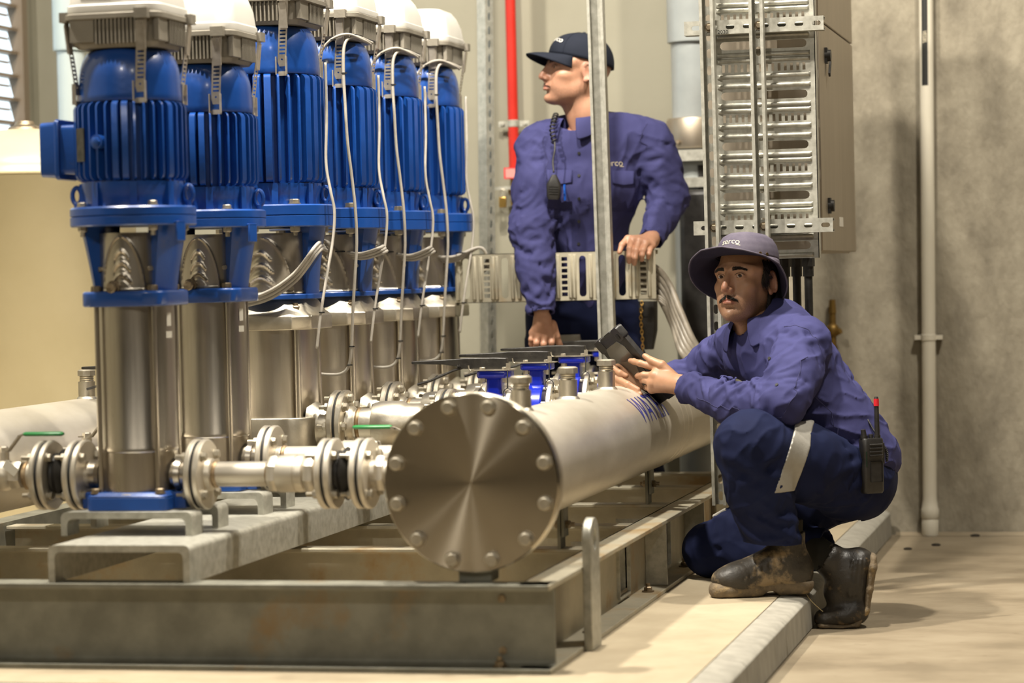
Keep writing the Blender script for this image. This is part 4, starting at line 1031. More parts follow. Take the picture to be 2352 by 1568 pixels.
def limb_folds(g, p0, p1, r0, r1, n, rng, amp=.005, w_=.010, t0=.05, t1=.95, face=None, arc=1.5, tilt=.5):
    """slanting creases wrapped part way round a sleeve or trouser leg"""
    p0 = np.array(p0); p1 = np.array(p1); d = p1-p0; L_ = np.linalg.norm(d); d = d/L_
    u, v, _ = basis(Vector(d)); u = np.array(u); v = np.array(v)
    for i in range(n):
        t = rng.uniform(t0, t1); ph = rng.uniform(0, 2*pi) if face is None else math.atan2(np.dot(face, v), np.dot(face, u))+rng.uniform(-1.5, 1.5)
        a = arc*rng.uniform(.7, 1.5); tl = rng.uniform(-tilt, tilt)*r0*2.2; pts = []
        cv = rng.uniform(-.10, .10)
        for q in np.linspace(-.5, .5, 8):
            tt = min(max(t+q*tl/L_+cv*q*q*4+.015*math.sin(q*6+i), 0), 1); rr = r0+(r1-r0)*tt; an = ph+q*a
            pts.append(p0+d*L_*tt+(u*math.cos(an)+v*math.sin(an))*rr*1.01)
        g.fold(pts, w_*rng.uniform(.7, 1.25), amp*rng.uniform(.5, 1.2)*rng.choice((1, 1, 1, -.6)))

# ------------------------------------------------------------------ materials for the people
def fabric(name, c0, c1, sc=5., wv=1400., spots=None):
    m = pbr(name, [c0, c1], .82, 0., scale=sc, bump=.35, bscale=wv, bdist=.0006, rvar=.04, spots=spots, Specular_IOR_Level=.15); return m
M['shirt'] = fabric('navy_drill_shirt', (.036,.037,.112), (.049,.050,.143))
M['shirt_lining'] = fabric('lilac_shirt_lining', (.17,.14,.22), (.20,.17,.26))
M['trousers'] = fabric('dark_navy_work_trousers', (.0065,.0095,.036), (.010,.015,.050))
M['tape'] = pbr('reflective_tape', [(.30,.285,.25), (.36,.345,.31)], .45, .2, scale=20, bump=.1, bscale=300)
M['hat'] = fabric('faded_purple_navy_hat', (.080,.070,.098), (.125,.110,.140), sc=14.)
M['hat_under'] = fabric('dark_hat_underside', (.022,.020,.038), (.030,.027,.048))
M['cap'] = fabric('black_navy_cap', (.010,.013,.022), (.016,.019,.030))
M['hair'] = pbr('dark_brown_hair', [(.012,.008,.005), (.030,.019,.012)], .55, 0., scale=200, stretch=(1,1,.1))
M['boot'] = pbr('muddy_black_leather', [(.028,.024,.019), (.055,.045,.032)], .5, 0., scale=14, bump=.5, bscale=55, bdist=.004, spots=(16, (.30,.22,.125), .50, .64))
M['boot_dark'] = pbr('dark_muddy_leather', [(.014,.012,.010), (.035,.028,.020)], .45, 0., scale=14, bump=.5, bscale=55, bdist=.004, spots=(18, (.20,.13,.06), .60, .74))
M['sole'] = pbr('muddy_boot_sole', [(.11,.085,.055), (.22,.165,.10)], .8, 0., scale=30, bump=.6, bscale=120, bdist=.004, spots=(25, (.34,.24,.11), .55, .7))
M['sock'] = fabric('dark_olive_sock', (.022,.020,.014), (.034,.030,.022))
M['plastic'] = pbr('black_radio_plastic', [(.014,.013,.012), (.024,.022,.020)], .42, 0., scale=60, bump=.2, bscale=500, bdist=.0008)
M['eye'] = nodemat('eye_white', (.55,.50,.46), .15); M['iris'] = nodemat('brown_iris', (.035,.016,.008), .1)
def skin(name, base, lip):
    m = nodemat(name, base, .48, Subsurface_Weight=.12, Subsurface_Scale=.006); b = m.node_tree.nodes['Principled BSDF']
    b.inputs['Subsurface Radius'].default_value = (1., .35, .18)
    at_ = N(m, 'ShaderNodeAttribute', attribute_name='tint'); sp = N(m, 'ShaderNodeSeparateColor'); L(m, at_.outputs['Color'], sp.inputs[0])
    tc = N(m, 'ShaderNodeTexCoord'); nz = N(m, 'ShaderNodeTexNoise', Scale=60., Detail=5.); L(m, tc.outputs['Object'], nz.inputs['Vector'])
    mx0 = N(m, 'ShaderNodeMix', data_type='RGBA'); mx0.inputs['A'].default_value = tuple(c*.82 for c in base)+(1,); mx0.inputs['B'].default_value = tuple(min(c*1.12, 1) for c in base)+(1,); L(m, nz.outputs['Fac'], mx0.inputs['Factor'])
    mx1 = N(m, 'ShaderNodeMix', data_type='RGBA'); L(m, sp.outputs[0], mx1.inputs['Factor']); L(m, mx0.outputs['Result'], mx1.inputs['A']); mx1.inputs['B'].default_value = (*lip, 1)
    n2 = N(m, 'ShaderNodeTexNoise', Scale=850., Detail=2.); L(m, tc.outputs['Object'], n2.inputs['Vector'])
    r2 = N(m, 'ShaderNodeMapRange'); r2.inputs[1].default_value = .40; r2.inputs[2].default_value = .62; L(m, n2.outputs['Fac'], r2.inputs[0])
    mu = N(m, 'ShaderNodeMath', operation='MULTIPLY'); L(m, sp.outputs[1], mu.inputs[0]); L(m, r2.outputs[0], mu.inputs[1])
    mx2 = N(m, 'ShaderNodeMix', data_type='RGBA'); L(m, mu.outputs[0], mx2.inputs['Factor']); L(m, mx1.outputs['Result'], mx2.inputs['A']); mx2.inputs['B'].default_value = (.045,.028,.018,1)
    L(m, mx2.outputs['Result'], b.inputs['Base Color'])
    n3 = N(m, 'ShaderNodeTexNoise', Scale=700., Detail=3.); L(m, tc.outputs['Object'], n3.inputs['Vector']); bp = N(m, 'ShaderNodeBump', Strength=.12, Distance=.0008); L(m, n3.outputs['Fac'], bp.inputs['Height']); L(m, bp.outputs[0], b.inputs['Normal'])
    return m
M['skin_a'] = skin('tanned_skin', (.40,.215,.125), (.34,.11,.075)); M['skin_b'] = skin('ruddy_skin', (.47,.245,.155), (.40,.15,.11))

# ------------------------------------------------------------------ head
def head_sdf(wide=1.0, jaw=1.0, h=.0019, heavy=0.0):
    """x: person's right, y: forward, z: up; z=0 at the eyes"""
    g = Grid((-.105, -.150, -.225), (.105, .145, .135), h)
    g.ell((0, -.012, .030), (.0755*wide, .097, .088), .01)
    g.ell((0, .022, -.030), (.0600*wide, .070, .088), .03)
    g.cone((.022*wide, .046, -.082*jaw), (-.022*wide, .046, -.082*jaw), .027, .027, .03)
    g.ell((0, .078, -.104*jaw), (.021, .021, .018), .018)
    for s_ in (-1, 1):
        g.cone((s_*.046*wide, -.004, -.060), (s_*.018*wide, .062, -.101*jaw), .014+heavy, .013+heavy*.5, .022)
        g.ell((s_*.044*wide, .058, -.027), (.021, .021, .017), .02)           # cheekbone
        g.ell((s_*.030*wide, .056, -.060), (.017, .022, .022), .03)           # cheek
        g.cone((s_*.010, .0885, .0175), (s_*.042, .074, .0195), .0085, .0085, .012)   # brow ridge
        g.cone((s_*.056, .058, .016), (s_*.062, .035, .020), .010, .012, .02)
        g.ell((s_*.031, .0985, -.001), (.0175, .0125, .0115), .008, op='s')     # socket
        g.ell((s_*.0315, .0755, -.001), (.0152, .0150, .0132), .004)             # lids
        g.ell((s_*.0315, .0945, -.0015), (.0140, .0130, .0061), .0015, op='s')   # opening
        g.ell((s_*.0120, .1010, -.0405), (.0075, .0095, .0068), .006)            # ala
        g.ell((s_*.0065, .1085, -.0475), (.0034, .0046, .0030), .002, op='s')    # nostril
        # ear
        t_ = Matrix.Rotation(s_*R(22), 3, 'Z')@Matrix.Rotation(R(-10), 3, 'X')
        c_ = np.array((s_*.080*wide, -.010, -.010))
        g.ell(c_, (.0075, .0185, .032), .008, M3=t_)
        g.ell(c_+np.array((s_*.0095, .004, -.003)), (.0075, .0095, .0185), .004, op='s', M3=t_)
        pts = []
        for q in np.linspace(-.35, 1.35, 13):
            a = q*pi; pts.append(c_+np.array(t_@Vector((s_*.0055, -.0150*math.sin(a*.62+.35), .027*math.cos(a*.80+.1)))))
        for a, b in zip(pts, pts[1:]): g.cone(a, b, .0036, .0036, .003)
        g.ell(c_+np.array((s_*.003, .0055, -.0285)), (.0058, .0080, .0085), .006)  # lobe
    g.cone((0, .0930, .010), (0, .1125, -.030), .0076, .0094, .008)     # nose
    g.cone((0, .080, .004), (0, .090, -.038), .0120, .0150, .010)
    g.ell((0, .1135, -.0365), (.0105, .0105, .0090), .006)
    g.cone((0, .1050, -.045), (0, .098, -.055), .004, .004, .004)
    g.ell((0, .088, -.064), (.024, .012, .014), .012)                    # muzzle
    ml = -.0685
    for s_ in (-1, 1):
        g.chain([(0, .0995, ml+.0045), (s_*.010, .0975, ml+.0052), (s_*.0225, .0865, ml+.0005)], [.0044, .0046, .0020], .003)
        g.chain([(0, .0985, ml-.0055), (s_*.010, .0965, ml-.0052), (s_*.0215, .0865, ml-.001)], [.0056, .0054, .0020], .003)
        g.chain([(0, .1045, ml), (s_*.012, .1010, ml+.0002), (s_*.0245, .0890, ml-.0008)], [.0016, .0016, .0012], .001, op='s')
    g.ell((0, .094, ml-.0165), (.016, .006, .005), .006, op='s')         # hollow above the chin
    g.chain([(0, -.020, -.05), (0, -.046, -.13), (0, -.080, -.225)], [.051+heavy, .051+heavy, .058+heavy], .03)
    g.cone((0, .022, -.112), (0, -.022, -.20), .016, .018, .02)           # throat
    return g
def head_tint(V, beard, must):
    """r: lips and flushed skin, g: stubble"""
    x, y, z = np.abs(V[:, 0]), V[:, 1], V[:, 2]; T = np.zeros((len(V), 4)); T[:, 3] = 1
    ml = -.0685
    lip = np.exp(-((x/.0215)**4))*np.exp(-(((z-ml)-.0)/.0085)**4)*(y > .086)
    ear = np.clip((x-.076)/.008, 0, 1)*.35*(z < .03); nose = np.exp(-((x/.02)**2+((z+.036)/.02)**2))*(y > .09)*.35
    T[:, 0] = np.clip(lip*.9+ear+nose, 0, 1)
    jaw = np.clip((-z-.045)/.03, 0, 1)*np.clip((y+.02)/.03, 0, 1)*np.clip((.15+z)/.03, 0, 1)
    side = np.clip((.022-y)/.02, 0, 1)*np.clip((y+.03)/.02, 0, 1)*np.clip((-z+.02)/.02, 0, 1)*(x > .05)*np.clip((.115+z)/.03, 0, 1)
    T[:, 1] = np.clip((jaw*.75+side*.5)*beard+must*np.exp(-(((z+.0575)/.007)**2))*(x < .026)*(y > .08), 0, 1)*(1-np.clip(lip*1.6, 0, 1))
    return T
def headframe(c, yaw, pitch, roll, sc=1.0, st=(1, 1, 1)):
    """yaw: turn from the lens towards image left; pitch up; roll clockwise as seen"""
    r_ = -CR; f_ = -CD; u_ = CU
    B = Matrix((r_, f_, u_)).transposed()          # columns: right, forward, up of a face looking into the lens
    Q = Matrix.Rotation(yaw, 3, 'Z') if False else Matrix.Rotation(-yaw, 3, 'Z')
    Rm = B@Matrix.Rotation(roll, 3, 'Y')@Q@Matrix.Rotation(pitch, 3, 'X')
    return Rm, Vector(c), sc, st
def tow(V, fr):
    Rm, c, sc, st = fr; A = np.array(Rm); return (np.asarray(V)*np.array(st)*sc)@A.T+np.array(c)
def strands(mb, roots, dirs, L_, r_=.00035, sag=0):
    for p, d in zip(roots, dirs):
        p = Vector(p); d = Vector(d).normalized(); e = p+d*L_
        u, v, _ = basis(d); k = 3
        vs = [p+(u*math.cos(2*pi*i/k)+v*math.sin(2*pi*i/k))*r_ for i in range(k)]+[p+d*L_*.6+(u*math.cos(2*pi*i/k)+v*math.sin(2*pi*i/k))*r_*.8 for i in range(k)]+[e]
        mb.add(vs, [(i, (i+1) % k, k+(i+1) % k, k+i) for i in range(k)]+[(k+i, k+(i+1) % k, 2*k) for i in range(k)])
def face_hair(V, F, fr, parent, off, rng, must_w=.024, must_n=420, brow_n=230, must_len=.008):
    bv = bvh_of(V, F)
    def onface(x, z):
        h = bv.ray_cast(Vector((x, .2, z)), Vector((0, -1, 0))); return h[0], h[1]
    for s_ in (-1, 1):
        mb = MB(off); P, Dd = [], []
        for i in range(brow_n):
            t = rng.random(); x = s_*(.012+.038*t); zc = .0155+.0045*math.sin(t*2.3)-.004*t*t; z = zc+rng.uniform(-1, 1)*(.0050*(1-.5*t))
            p, n = onface(x, z)
            if p is None: continue
            d = Vector((s_*.9, .25, .35-.75*t+rng.uniform(-.2, .2))); P.append(p-n*.0005); Dd.append(d)
        W_ = tow([list(p) for p in P], fr); Dw = [fr[0]@d for d in Dd]; strands(mb, W_, Dw, .0075, .0005); part('eyebrow', mb, M['hair'], parent, ang=180)
    for s_ in (-1, 1):
        pts = []
        for t in np.linspace(.06, .94, 15):
            p, n = onface(s_*(.0315-.0143*math.cos(t*pi)), -.0015+.0070*math.sin(t*pi)**.8)
            if p is not None: pts.append(p+n*.0002)
        mb = MB(off); mb.tube([Vector(v) for v in tow([list(p) for p in pts], fr)], .0008, 6); part('eyelash', mb, M['hair'], parent, ang=180)
    mb = MB(off); P, Dd = [], []
    for i in range(must_n):
        x = rng.uniform(-1, 1)*must_w; a = abs(x)/must_w; z = -.0575-.0105*a**1.6+rng.uniform(-1, 1)*(.0042-.0015*a)
        p, n = onface(x, z)
        if p is None: continue
        P.append(p-n*.0004); Dd.append(Vector((math.copysign(.55+.3*a, x), .28, -.75+rng.uniform(-.2, .2))))
    strands(mb, tow([list(p) for p in P], fr), [fr[0]@d for d in Dd], must_len, .00042); part('moustache', mb, M['hair'], parent, ang=180)
def eyes(fr, parent, off, look):
    for s_ in (-1, 1):
        c = Vector(tow([(s_*.0315, .0747, -.001)], fr)[0]); d = (fr[0]@Vector(look)).normalized(); sc = fr[2]
        mb = MB(off); mb.sphere(c, .0125*sc, 20, 14); e = part('eyeball', mb, M['eye'], parent, ang=180)
        u, v, _ = basis(d); rings = []
        for q in np.linspace(.0, .0062, 5): rings.append([c+d*(math.sqrt(.0125**2-q*q)*sc+.00025)+(u*math.cos(h)+v*math.sin(h))*q*sc for h in np.linspace(0, 2*pi, 19)[:-1]])
        mb = MB(off); mb.loft(rings, cap=False); part('iris', mb, M['iris'], e, ang=180)
def set_tint(me, T):
    a = me.color_attributes.new('tint', 'FLOAT_COLOR', 'POINT'); a.data.foreach_set('color', np.asarray(T, np.float32).ravel())
def join_body(name, pieces, parent, off, mat):
    """one mesh from sculpted pieces [(V,F,T)]"""
    Vs, Fs, Ts, b = [], [], [], 0
    for V, F, T in pieces:
        Vs.append(V+np.array(off)); Fs.append(F+b); b += len(V)
        Ts.append(T if T is not None else np.tile((0, 0, 0, 1.), (len(V), 1)))
    me = np_mesh(name, np.concatenate(Vs), np.concatenate(Fs)); set_tint(me, np.concatenate(Ts)); return link(name, me, mat, parent)
def garment(name, g, off, mat, parent, label=None):
    V, F = g.mesh(); o = link(name, np_mesh(name, V+np.array(off), F), mat, parent)
    if label: o['label'] = label
    return o, V, F
def snap_line(bv, pts, lift=.0005, n=10):
    out = []
    for p in bez(pts, n):
        h = bv.find_nearest(p); out.append(h[0]+h[1]*lift)
    return out
def wrap_text(body, size, bv, c, ux, uy, lift=.0012, sq=(1, 1)):
    """lettering laid on a garment: flat text around c, pressed onto the surface"""
    tv, tf = text2d(body, size); n = Vector(ux).cross(Vector(uy)).normalized(); vs = []
    for x, y in tv:
        p = Vector(c)+Vector(ux)*x*sq[0]+Vector(uy)*y*sq[1]; h = bv.ray_cast(p+n*.08, -n)
        q = h[0] if h[0] is not None else p; vs.append(q+n*lift)
    mb = MB(); mb.add(vs, tf); return mb
# ================================================================== the crouching man
rng = random.Random(11)
PA = Vector((-.98, 7.25, .1)); offA = tuple(-PA)
manA = thing('person', 'crouching man in bucket hat and navy workwear holding a tablet', 'person', PA)
dep = np.array((CD.x, CD.y, 0.)); dep /= np.linalg.norm(dep)      # level direction away from the lens
upv = np.array((0, 0, 1.)); toC = -dep
T0, T1, T2, T3 = A3(1955,1035,7.37), A3(1893,955,7.37), A3(1822,850,7.39), A3(1782,778,7.41)
SL, SRr = A3(1846,790,7.24), A3(1694,796,7.56)
EL, WL = A3(1798,928,7.08), A3(1588,892,7.40)
ER, WR = A3(1604,858,7.73), A3(1500,880,7.66)
def shirtA(g):
    rg = random.Random(5); sd = dep
    g.chain([T0, T1, T2, T3], [.112, .112, .122, .100], .05, side=sd, asp=1.25)
    g.cone(A3(1742,806,7.40), A3(1706,826,7.45), .060, .055, .05)
    g.cone(T3, SL, .092, .070, .05); g.cone(T3, SRr, .092, .066, .05)
    g.cone(A3(1998,1050,7.37), A3(1930,1000,7.37), .085, .10, .04, side=sd, asp=1.35)      # tail over the belt
    g.chain([SL, (SL+EL)/2+toC*.006, EL], [.072, .071, .060], .03); g.chain([EL, (EL+WL)/2+A3(0,20,7.2)-A3(0,0,7.2), WL], [.060, .058, .042], .025)
    g.chain([SRr, (SRr+ER)/2, ER], [.068, .064, .056], .03); g.chain([ER, WR], [.056, .041], .025)
    g.cone(WL, A3(1545,890,7.45), .042, .0435, .004); g.cone(WR, WR+(WR-ER)*.4, .041, .042, .004)
    g.noise(.0016, 60, 3)
    limb_folds(g, SL, EL, .073, .062, 22, rg, .0125, .0088, face=toC, tilt=.9, arc=1.3)
    limb_folds(g, EL, WL, .062, .045, 26, rg, .0115, .0082, face=toC+upv*.6, tilt=.7, arc=1.4, t0=.02)
    limb_folds(g, SRr, ER, .068, .058, 14, rg, .0115, .0088, face=toC+upv, tilt=.8); limb_folds(g, ER, WR, .056, .042, 14, rg, .008, .008, face=toC+upv)
    limb_folds(g, T2, T0, .128, .118, 30, rg, .0120, .0100, face=toC+np.array(CR)*.6, tilt=.8, arc=.9)
    X_ = lambda a, b, k=.55: np.cross((b-a)/np.linalg.norm(b-a), toC)+(b-a)/np.linalg.norm(b-a)*k
    g.crease(SL, EL, .075, 0.0036, 68, X_(SL, EL, .9), 4); g.crease(EL, WL, .062, 0.0036, 75, X_(EL, WL, -.5), 7); g.crease(SRr, ER, .070, 0.0036, 64, X_(SRr, ER, .6), 9); g.crease(ER, WR, .058, 0.0033, 72, X_(ER, WR), 10)
    g.crease(T2, T0, .150, 0.0036, 54, X_(T2, T0, -.9), 13)
    # deep creases: armpit, inner elbow, waist
    for q in range(6):
        a = A3(1840+rg.uniform(-8,8), 850+q*22, 7.17); b = A3(1880+q*9, 900+q*24, 7.19); g.fold([a, (a+b)/2+toC*.02, b], .009, -.012)
    for q in range(7):
        a = A3(1905+q*8, 1010+q*9, 7.23); b = A3(1990+q*4, 1030+q*10, 7.24); g.fold([a, (a+b)/2+toC*.01, b], .008, .008*(1 if q % 2 else -1))
    for q in range(5):
        a = A3(1735-q*14, 905+q*3, 7.05+q*.02); b = A3(1705-q*16, 945-q*2, 7.06+q*.02); g.fold([a, (a+b)/2+toC*.01, b], .008, .010*(1 if q % 2 else -.7))
    # neck and cuff openings
    g.cone(A3(1737,752,7.385), A3(1712,690,7.39), .057, .074, .004, op='s')
    g.cut(A3(1573,891,7.42), A3(1530,886,7.47)-WL, .08, .12); g.cone(A3(1580,891,7.42), A3(1530,890,7.47), .035, .035, .002, op='s'); g.cut(WR+(WR-ER)*.11, WR-ER, .07, .12); g.cone(WR+(WR-ER)*.05, WR+(WR-ER)*.5, .034, .034, .002, op='s')
g = Grid(np.min([T0, SL, EL, WL, WR, ER, A3(2050,1100,7.3)], 0)-.19, np.max([T0, SL, T3, WL, WR, ER, A3(2050,1100,7.5)], 0)+.17, .0045); shirtA(g)
shA, VS, FS = garment('shirt', g, offA, M['shirt'], manA, 'navy long-sleeved work shirt'); bvS = bvh_of(VS, FS)
HL, KL, AL = A3(1937,1096,7.29), A3(1722,1020,7.03), A3(1775,1240,7.10)
HR, KR, AR = A3(1965,1100,7.48), A3(1628,1262,7.58), A3(1895,1262,7.40)
def trousersA(g, folds=True):
    rg = random.Random(9); cr = np.array(CR)
    g.ell(A3(1975,1085,7.38), (.105, .155, .105), .03); g.ell(A3(1962,1120,7.33), (.11, .11, .095), .04); g.ell(A3(1960,1115,7.47), (.11, .10, .09), .04)
    g.chain([HL, A3(1835,1060,7.15), KL], [.108, .102, .088], .04); g.chain([KL, A3(1738,1110,7.06), AL], [.088, .084, .072], .03)
    g.cone(AL, A3(1790,1280,7.11), .072, .070, .004)
    g.chain([HR, (HR+KR)/2, KR], [.10, .092, .074], .03); g.chain([KR, (KR+AR)/2-upv*.006, AR], [.070, .066, .060], .02)
    if folds:
        g.noise(.0014, 50, 8)
        Xt = lambda a, b, k=.5: np.cross((b-a)/np.linalg.norm(b-a), toC)+(b-a)/np.linalg.norm(b-a)*k
        g.crease(KL, AL, .092, 0.0030, 50, Xt(KL, AL, .7), 21); g.crease(HL, KL, .115, 0.0030, 43, Xt(HL, KL, -.6), 23); g.crease(HR, KR, .095, 0.0033, 57, Xt(HR, KR, .3), 25)
        limb_folds(g, KL, AL, .088, .074, 20, rg, .0100, .0100, face=toC, tilt=.9, arc=1.3, t0=.1)
        limb_folds(g, HL, KL, .11, .09, 20, rg, .0100, .0110, face=toC+upv*.2, tilt=.8, arc=1.0)
        limb_folds(g, HR, KR, .10, .076, 12, rg, .006, .010, face=toC+upv, tilt=.6)
        for q in range(9):      # knee wrinkles of the leg on the ground
            a = A3(1585+q*6, 1215+q*13, 7.50); b = A3(1640+q*5, 1200+q*15, 7.49); g.fold([a, (a+b)/2+toC*.012, b], .007, .007*(1 if q % 2 else -1))
        for q in range(6):      # behind the bent knee
            a = A3(1800, 1100+q*14, 7.03); b = A3(1762-q*3, 1085+q*20, 7.0); g.fold([a, b], .009, -.006 if q % 2 else .006)
        g.fold([A3(1800,1140,7.05), A3(1826,1170,7.10), A3(1835,1230,7.15)], .014, -.018)
        # cargo pocket outline on the thigh
        g.fold([A3(1860,1000,7.06), A3(1880,1080,7.07), A3(1895,1150,7.09)], .012, .012); g.fold([A3(1775,1118,7.02), A3(1830,1140,7.05), A3(1892,1152,7.09)], .006, .006)
    hd = A3(1788,1290,7.11)-AL; g.cut(A3(1779,1246,7.105), np.array((-.06, 0, -1.)), .13, .12); g.cone(A3(1780,1230,7.105), A3(1790,1290,7.11), .060, .060, .002, op='s'); g.cut(AR+(AR-KR)*.02, AR-KR, .11, .12); g.cone(AR, AR+(AR-KR)*.5, .050, .050, .002, op='s')
    g.half((0, 0, .1005), (0, 0, -1))
tlo = np.min([HL, KL, AL, HR, KR, AR], 0)-.17; thi = np.max([HL, KL, AL, HR, KR, AR], 0)+.17; tlo[2] = .09
g = Grid(tlo, thi, .005); trousersA(g)
trA, VT, FT = garment('trousers', g, offA, M['trousers'], manA, 'dark navy work trousers'); bvT = bvh_of(VT, FT)
def tape(gfun, lo, hi, slabs, off, parent, h=.0032, t=.0075):
    g = Grid(lo, hi, h); gfun(g, False); g.D -= t
    for p, n in slabs: g.half(p, n)
    V, F = g.mesh(); return link('reflective_tape', np_mesh('reflective_tape', V+np.array(off), F), M['tape'], parent)
ta = A3(1838,985,7.05); tb = A3(1793,1140,7.03); axd = (A3(1840,1060,7.1)-A3(1740,1030,7.0)); axd /= np.linalg.norm(axd)
tn = A3(1848,1070,7.1)-A3(1792,1050,7.1); tn /= np.linalg.norm(tn)
tp = tape(trousersA, A3(1790,1140,6.9)-np.array((.03,.02,.0)), A3(1850,960,7.18)+np.array((.03,.03,.0)), [(A3(1800,1050,7.05), -tn), (A3(1845,1066,7.05), tn)], offA, trA)
kd = HR-KR; kd /= np.linalg.norm(kd)
tape(trousersA, KR-.02, KR+kd*.26+.10, [(KR+kd*.055, -kd), (KR+kd*.100, kd)], offA, trA)
# --- head, hat
frA = headframe(A3(1712,641,7.40), R(35), R(7), R(3), 1.0, (.965, 1.0, 1.04))
gh = head_sdf(1.0, 1.0); VH, FH = gh.mesh(); TH_ = head_tint(VH, .75, .9)
face_hair(VH, FH, frA, manA, offA, rng, .027, 900, 360, .0085)
eyes(frA, manA, offA, (-.18, .97, .10))
# --- hands
def hand_sdf(wr, palm, fingers, h=.0018, rp=.021, extra=()):
    """wr: wrist point list; palm: knuckle points; fingers: list of (points, radii)"""
    P = np.array(list(wr)+list(palm)+[p for f in fingers for p in f[0]]); g = Grid(P.min(0)-.045, P.max(0)+.045, h)
    g.chain(wr, [.026, .025] if len(wr) == 2 else [.027]*len(wr), .01)
    for i, m in enumerate(palm): g.cone(wr[-1], m, .021, .0125, .016)
    for a, b in zip(palm, palm[1:]): g.cone(a, b, .0125, .0120, .008)
    for p, r_ in fingers: g.chain(p, r_, .004)
    for f in extra: f(g)
    return g.mesh()
F_ = lambda d, *pts: [A3(x, y, dd+d) for x, y, dd in pts]
fr4 = [.0105, .0092, .0086, .0070]
palmL = F_(0, (1511,846,7.50), (1503,862,7.485), (1498,879,7.485), (1497,893,7.50))
LH = [(F_(0, (1511,846,7.50), (1470,834,7.515), (1456,830,7.545), (1448,828,7.560)), [.0110, .0096, .0088, .0074]),
      (F_(0, (1503,862,7.485), (1478,861,7.50), (1467,863,7.535), (1463,864,7.55)), [.0110, .0096, .0088, .0074]),
      (F_(0, (1498,879,7.485), (1482,873,7.50), (1475,873,7.535), (1473,875,7.55)), [.0104, .0092, .0084, .0070]),
      (F_(0, (1497,893,7.50), (1488,890,7.515), (1484,890,7.545), (1483,891,7.555)), [.0092, .0082, .0076, .0064]),
      (F_(0, (1556,874,7.47), (1520,838,7.485), (1497,828,7.50), (1481,817,7.515)), [.016, .0130, .0102, .0078])]
VL, FL = hand_sdf([A3(1600,894,7.39), A3(1562,884,7.44)], palmL, LH)
palmR = F_(-.06, (1418,846,7.70), (1412,862,7.70), (1412,878,7.70), (1418,892,7.70))
RH = [(F_(-.06, (1418,846,7.70), (1409,846,7.66), (1424,856,7.635), (1438,863,7.63)), [.0105, .0098, .0090, .0076]),
      (F_(-.06, (1412,862,7.70), (1414,868,7.65), (1442,882,7.60), (1466,895,7.585)), [.0108, .0100, .0092, .0078]),
      (F_(-.06, (1412,878,7.70), (1415,882,7.65), (1446,894,7.60), (1471,905,7.58)), [.0104, .0096, .0088, .0074]),
      (F_(-.06, (1418,892,7.70), (1422,894,7.65), (1444,902,7.605), (1463,908,7.59)), [.0092, .0086, .0080, .0066]),
      (F_(-.06, (1470,872,7.73), (1450,856,7.74), (1440,846,7.74), (1436,838,7.735)), [.015, .0125, .0100, .0078])]
VR, FR = hand_sdf([A3(1512,880,7.66), A3(1482,880,7.66)], palmR, RH)
# inner body under the clothes
g = Grid(np.min([KR, WR, T0, AL], 0)-.12, np.max([T3, SL, A3(2040,1100,7.5), A3(1712,641,7.4)], 0)+.12, .012)
g.chain([A3(1965,1085,7.38), T1, T2, T3], [.10, .09, .10, .075], .04, side=dep, asp=1.2); g.cone(T3, SL, .06, .045); g.cone(T3, SRr, .06, .045)
g.chain([SL, EL, WL], [.048, .040, .027]); g.chain([SRr, ER, WR], [.046, .038, .027]); g.chain([HL, KL, KL*.6+AL*.4], [.085, .06, .040]); g.chain([HR, KR, KR*.6+AR*.4], [.08, .052, .040]); g.cone(T3, A3(1728,735,7.40), .05, .048)
VB, FB = g.mesh()
bodyA = join_body('body', [(VB, FB, None), (tow(VH, frA), FH, TH_), (VL, FL, None), (VR, FR, None)], manA, offA, M['skin_a'])
def nails(hands, parent, off, V, F, view):
    bv = bvh_of(V, F); mb = MB(off)
    return mb
# nose stud
nq = bvh_of(VH, FH).ray_cast(Vector((-.0135, .2, -.036)), Vector((0, -1, 0)))[0]
mb = MB(offA); mb.sphere(Vector(tow([list(nq)], frA)[0]), .0013, 8, 6); part('nose_stud', mb, M['gasket'], manA)
# --- bucket hat
def hat_pt(t, a):
    """t 0..1 crown (top to band), 1..2 brim; a: angle, 0 = forward, + to person's left"""
    ca, sa = math.cos(a), math.sin(a)
    if t <= 1:
        q = t; rx = .0855; ry = .108
        prof = [(0, .083), (.34, .082), (.60, .077), (.79, .067), (.92, .050), (.985, .031), (1.0, .012)]
        i = min(int(q*6), 5); f_ = q*6-i; k = prof[i][0]*(1-f_)+prof[i+1][0]*f_; z = prof[i][1]*(1-f_)+prof[i+1][1]*f_
        dent = -.004*math.exp(-(q/.3)**2)+.0018*math.sin(3*a+1)*q*(1-q)*4
        return Vector((-sa*rx*(k+dent), -.012+ca*ry*(k+dent), .045+z))
    q = t-1
    # floppy brim: height of its edge round the head (degrees from the brow, + to his left)
    AN = [-180, -155, -130, -100, -75, -55, -35, -15, 8, 30, 50, 65, 78, 92, 120, 150, 180]
    ZE = [-.045, -.055, -.058, -.050, -.018, .018, .058, .082, .088, .076, .058, .036, -.004, -.044, -.082, -.080, -.060]
    ze = float(np.interp(math.degrees(a), AN, ZE))-.021*ca; dz = ze-.057; L_ = .084
    out = math.sqrt(max(L_*L_-dz*dz*.55, .0004))*(.80 if a < -1.9 else (.92 if a > 1.9 else 1.0))
    base = Vector((-sa*.0855, -.012+ca*.108, .057))
    return base+Vector((-sa*out*q, ca*out*q, dz*(q**1.15)))
na, nt1, nt2 = 72, 18, 14
rows = [i/nt1 for i in range(nt1+1)]+[1+(i+1)/nt2 for i in range(nt2)]
vs = []
for t_ in rows:
    for k in range(na): vs.append(hat_pt(max(t_, .012), -pi+2*pi*k/na))
fs = []
